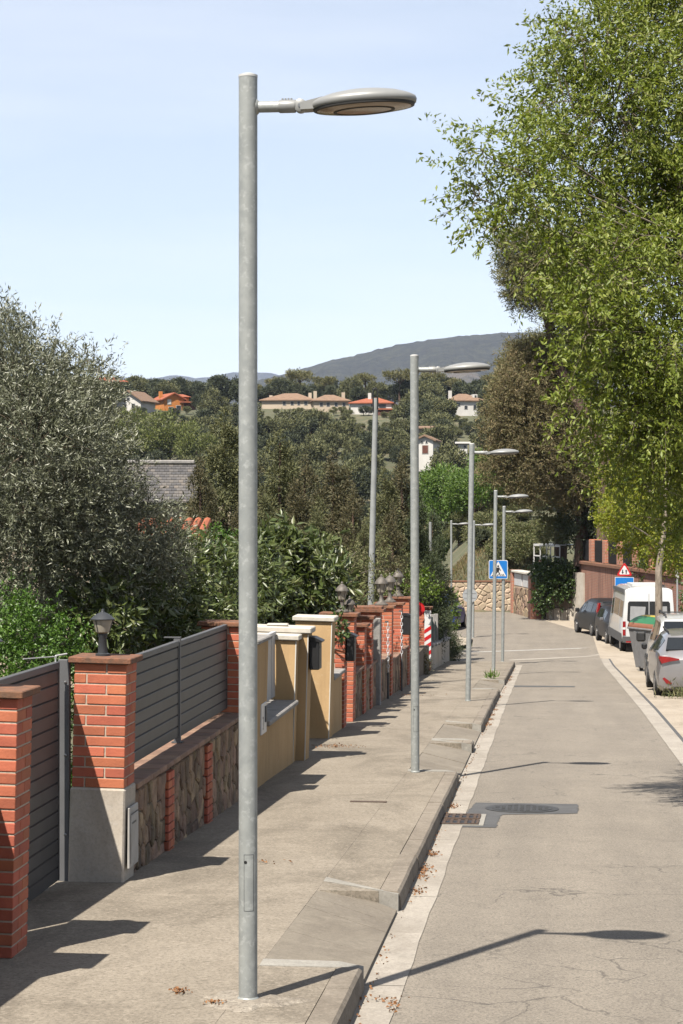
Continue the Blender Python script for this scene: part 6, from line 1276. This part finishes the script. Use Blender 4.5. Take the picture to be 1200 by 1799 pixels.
bent_pine('browning conifer leaning over the retaining wall', (b2.x, b2.y, -.2), [(905, 690, 97, 42), (880, 740, 97, 34), (930, 650, 98, 48), (925, 740, 97, 48), (960, 700, 98, 55), (890, 790, 97, 36), (940, 800, 97, 50), (985, 780, 98, 55), (1000, 850, 98, 45), (870, 830, 97, 26), (925, 850, 97, 36)], 'lf_pine_b', .30, 72)
b3 = W(985, 985, 103)
bent_pine('olive brown pine behind the browning conifer', (b3.x, b3.y, -.5), [(915, 625, 101, 26), (955, 622, 101, 34), (905, 650, 101, 30), (880, 690, 101, 22), (970, 640, 101, 50), (920, 680, 101, 40), (1000, 700, 101, 60)], 'lf_pine', .30, 73)
sp_ = [CL(*c) for c in [(1035, 880, 99, 45), (1030, 940, 99, 35, 30), (1075, 920, 99, 45), (1100, 880, 99, 50), (1010, 920, 100, 30), (1060, 840, 99, 50), (1120, 940, 97, 40), (1150, 900, 97, 50)]]
shrub('dark_thicket', 'dark thicket in the shade above the retaining wall', 'thicket', sp_, 200, .35, 7, .2, .07, 0, 'lf_dark', base=(W(1060, 985, 98).x, W(1060, 985, 98).y, -.2))
# far hillside
random.seed(1234)
lab_w, lab_o, lab_p = 'olive green tree on the far wooded slope', 'dark evergreen oak on the far wooded slope', 'umbrella pine standing on the far ridge'
def far(kind, name, label, group, px, d, s, sz=None):
    x, y = W(px, 0, d)[:2]; plant(kind, name, label, x, y, terrain_z(x, y) - .3, s, sz, group=group)
for k in range(470):
    d = 190 + 245 * (random.random() ** .6); px = -40 + 1050 * ((k * .61803) % 1)
    if px > 740 and d < 290: continue
    if any(abs(px - hx) < hw_ and hd - dd_ < d < hd + 8 for hx, hw_, hd, dd_ in ((306, 44, 440, 75), (228, 40, 430, 75), (505, 55, 440, 48), (582, 38, 435, 48), (650, 44, 430, 60), (820, 36, 430, 60), (746, 26, 330, 70), (813, 14, 320, 40))): continue
    if random.random() < .6: far('wood', 'woodland_tree', lab_w, 'trees on the far slope', px, d, random.uniform(.75, 1.25))
    else: far('oak', 'evergreen_oak', lab_o, 'evergreen oaks on the far slope', px, d, random.uniform(.7, 1.15))
PIN = [(447, 480, .8), (482, 470, .95), (527, 468, 1.28), (572, 474, 1.12), (612, 490, .78), (642, 470, 1.15), (703, 466, 1.38), (738, 485, .85), (762, 472, 1.22), (792, 478, 1.0), (868, 470, 1.12), (905, 480, 1.2), (358, 495, .7), (346, 500, .8)]
for i, (px, d, s) in enumerate(sorted(PIN)):
    far('pine', 'umbrella_pine', 'umbrella pine on the far ridge, %s counting from the orange house' % ORD[i], 'umbrella pines on the far ridge', px, d, s * .92, s * random.uniform(.76, .88))
for k in range(130):
    px = random.uniform(-20, 980); d = random.uniform(452, 520); far('oak' if k % 3 else 'wood', 'ridge_tree', 'low rounded tree along the far ridge line', 'trees along the far ridge line', px, d, random.uniform(.8, 1.3))
for k in range(210):
    px = 180 + 690 * ((k * .61803) % 1); d = random.uniform(385, 430); s = random.uniform(.26, .46); far(('oak', 'wood', 'scrub')[k % 3], 'hillside_bush', 'low bush on the slope just below the ridge houses', 'bushes below the ridge houses', px, d, s, s * .85)
# grass on the bank
P_ = []
for k in range(9000):
    px = random.uniform(790, 950); d = random.uniform(109.5, 124); x, y = W(px, 0, d)[:2]; P_.append((x, y, terrain_z(x, y)))
P_ = np.array(P_); link(tag(bpy.data.objects.new('bank_grass', leaves_mesh('bank_grass', P_, rng.normal(size=P_.shape) * .35 + np.array([0, 0, 1.]), .28, .03, M['grass'])), 'dry grass on the bank above the stone wall', kind='stuff'))
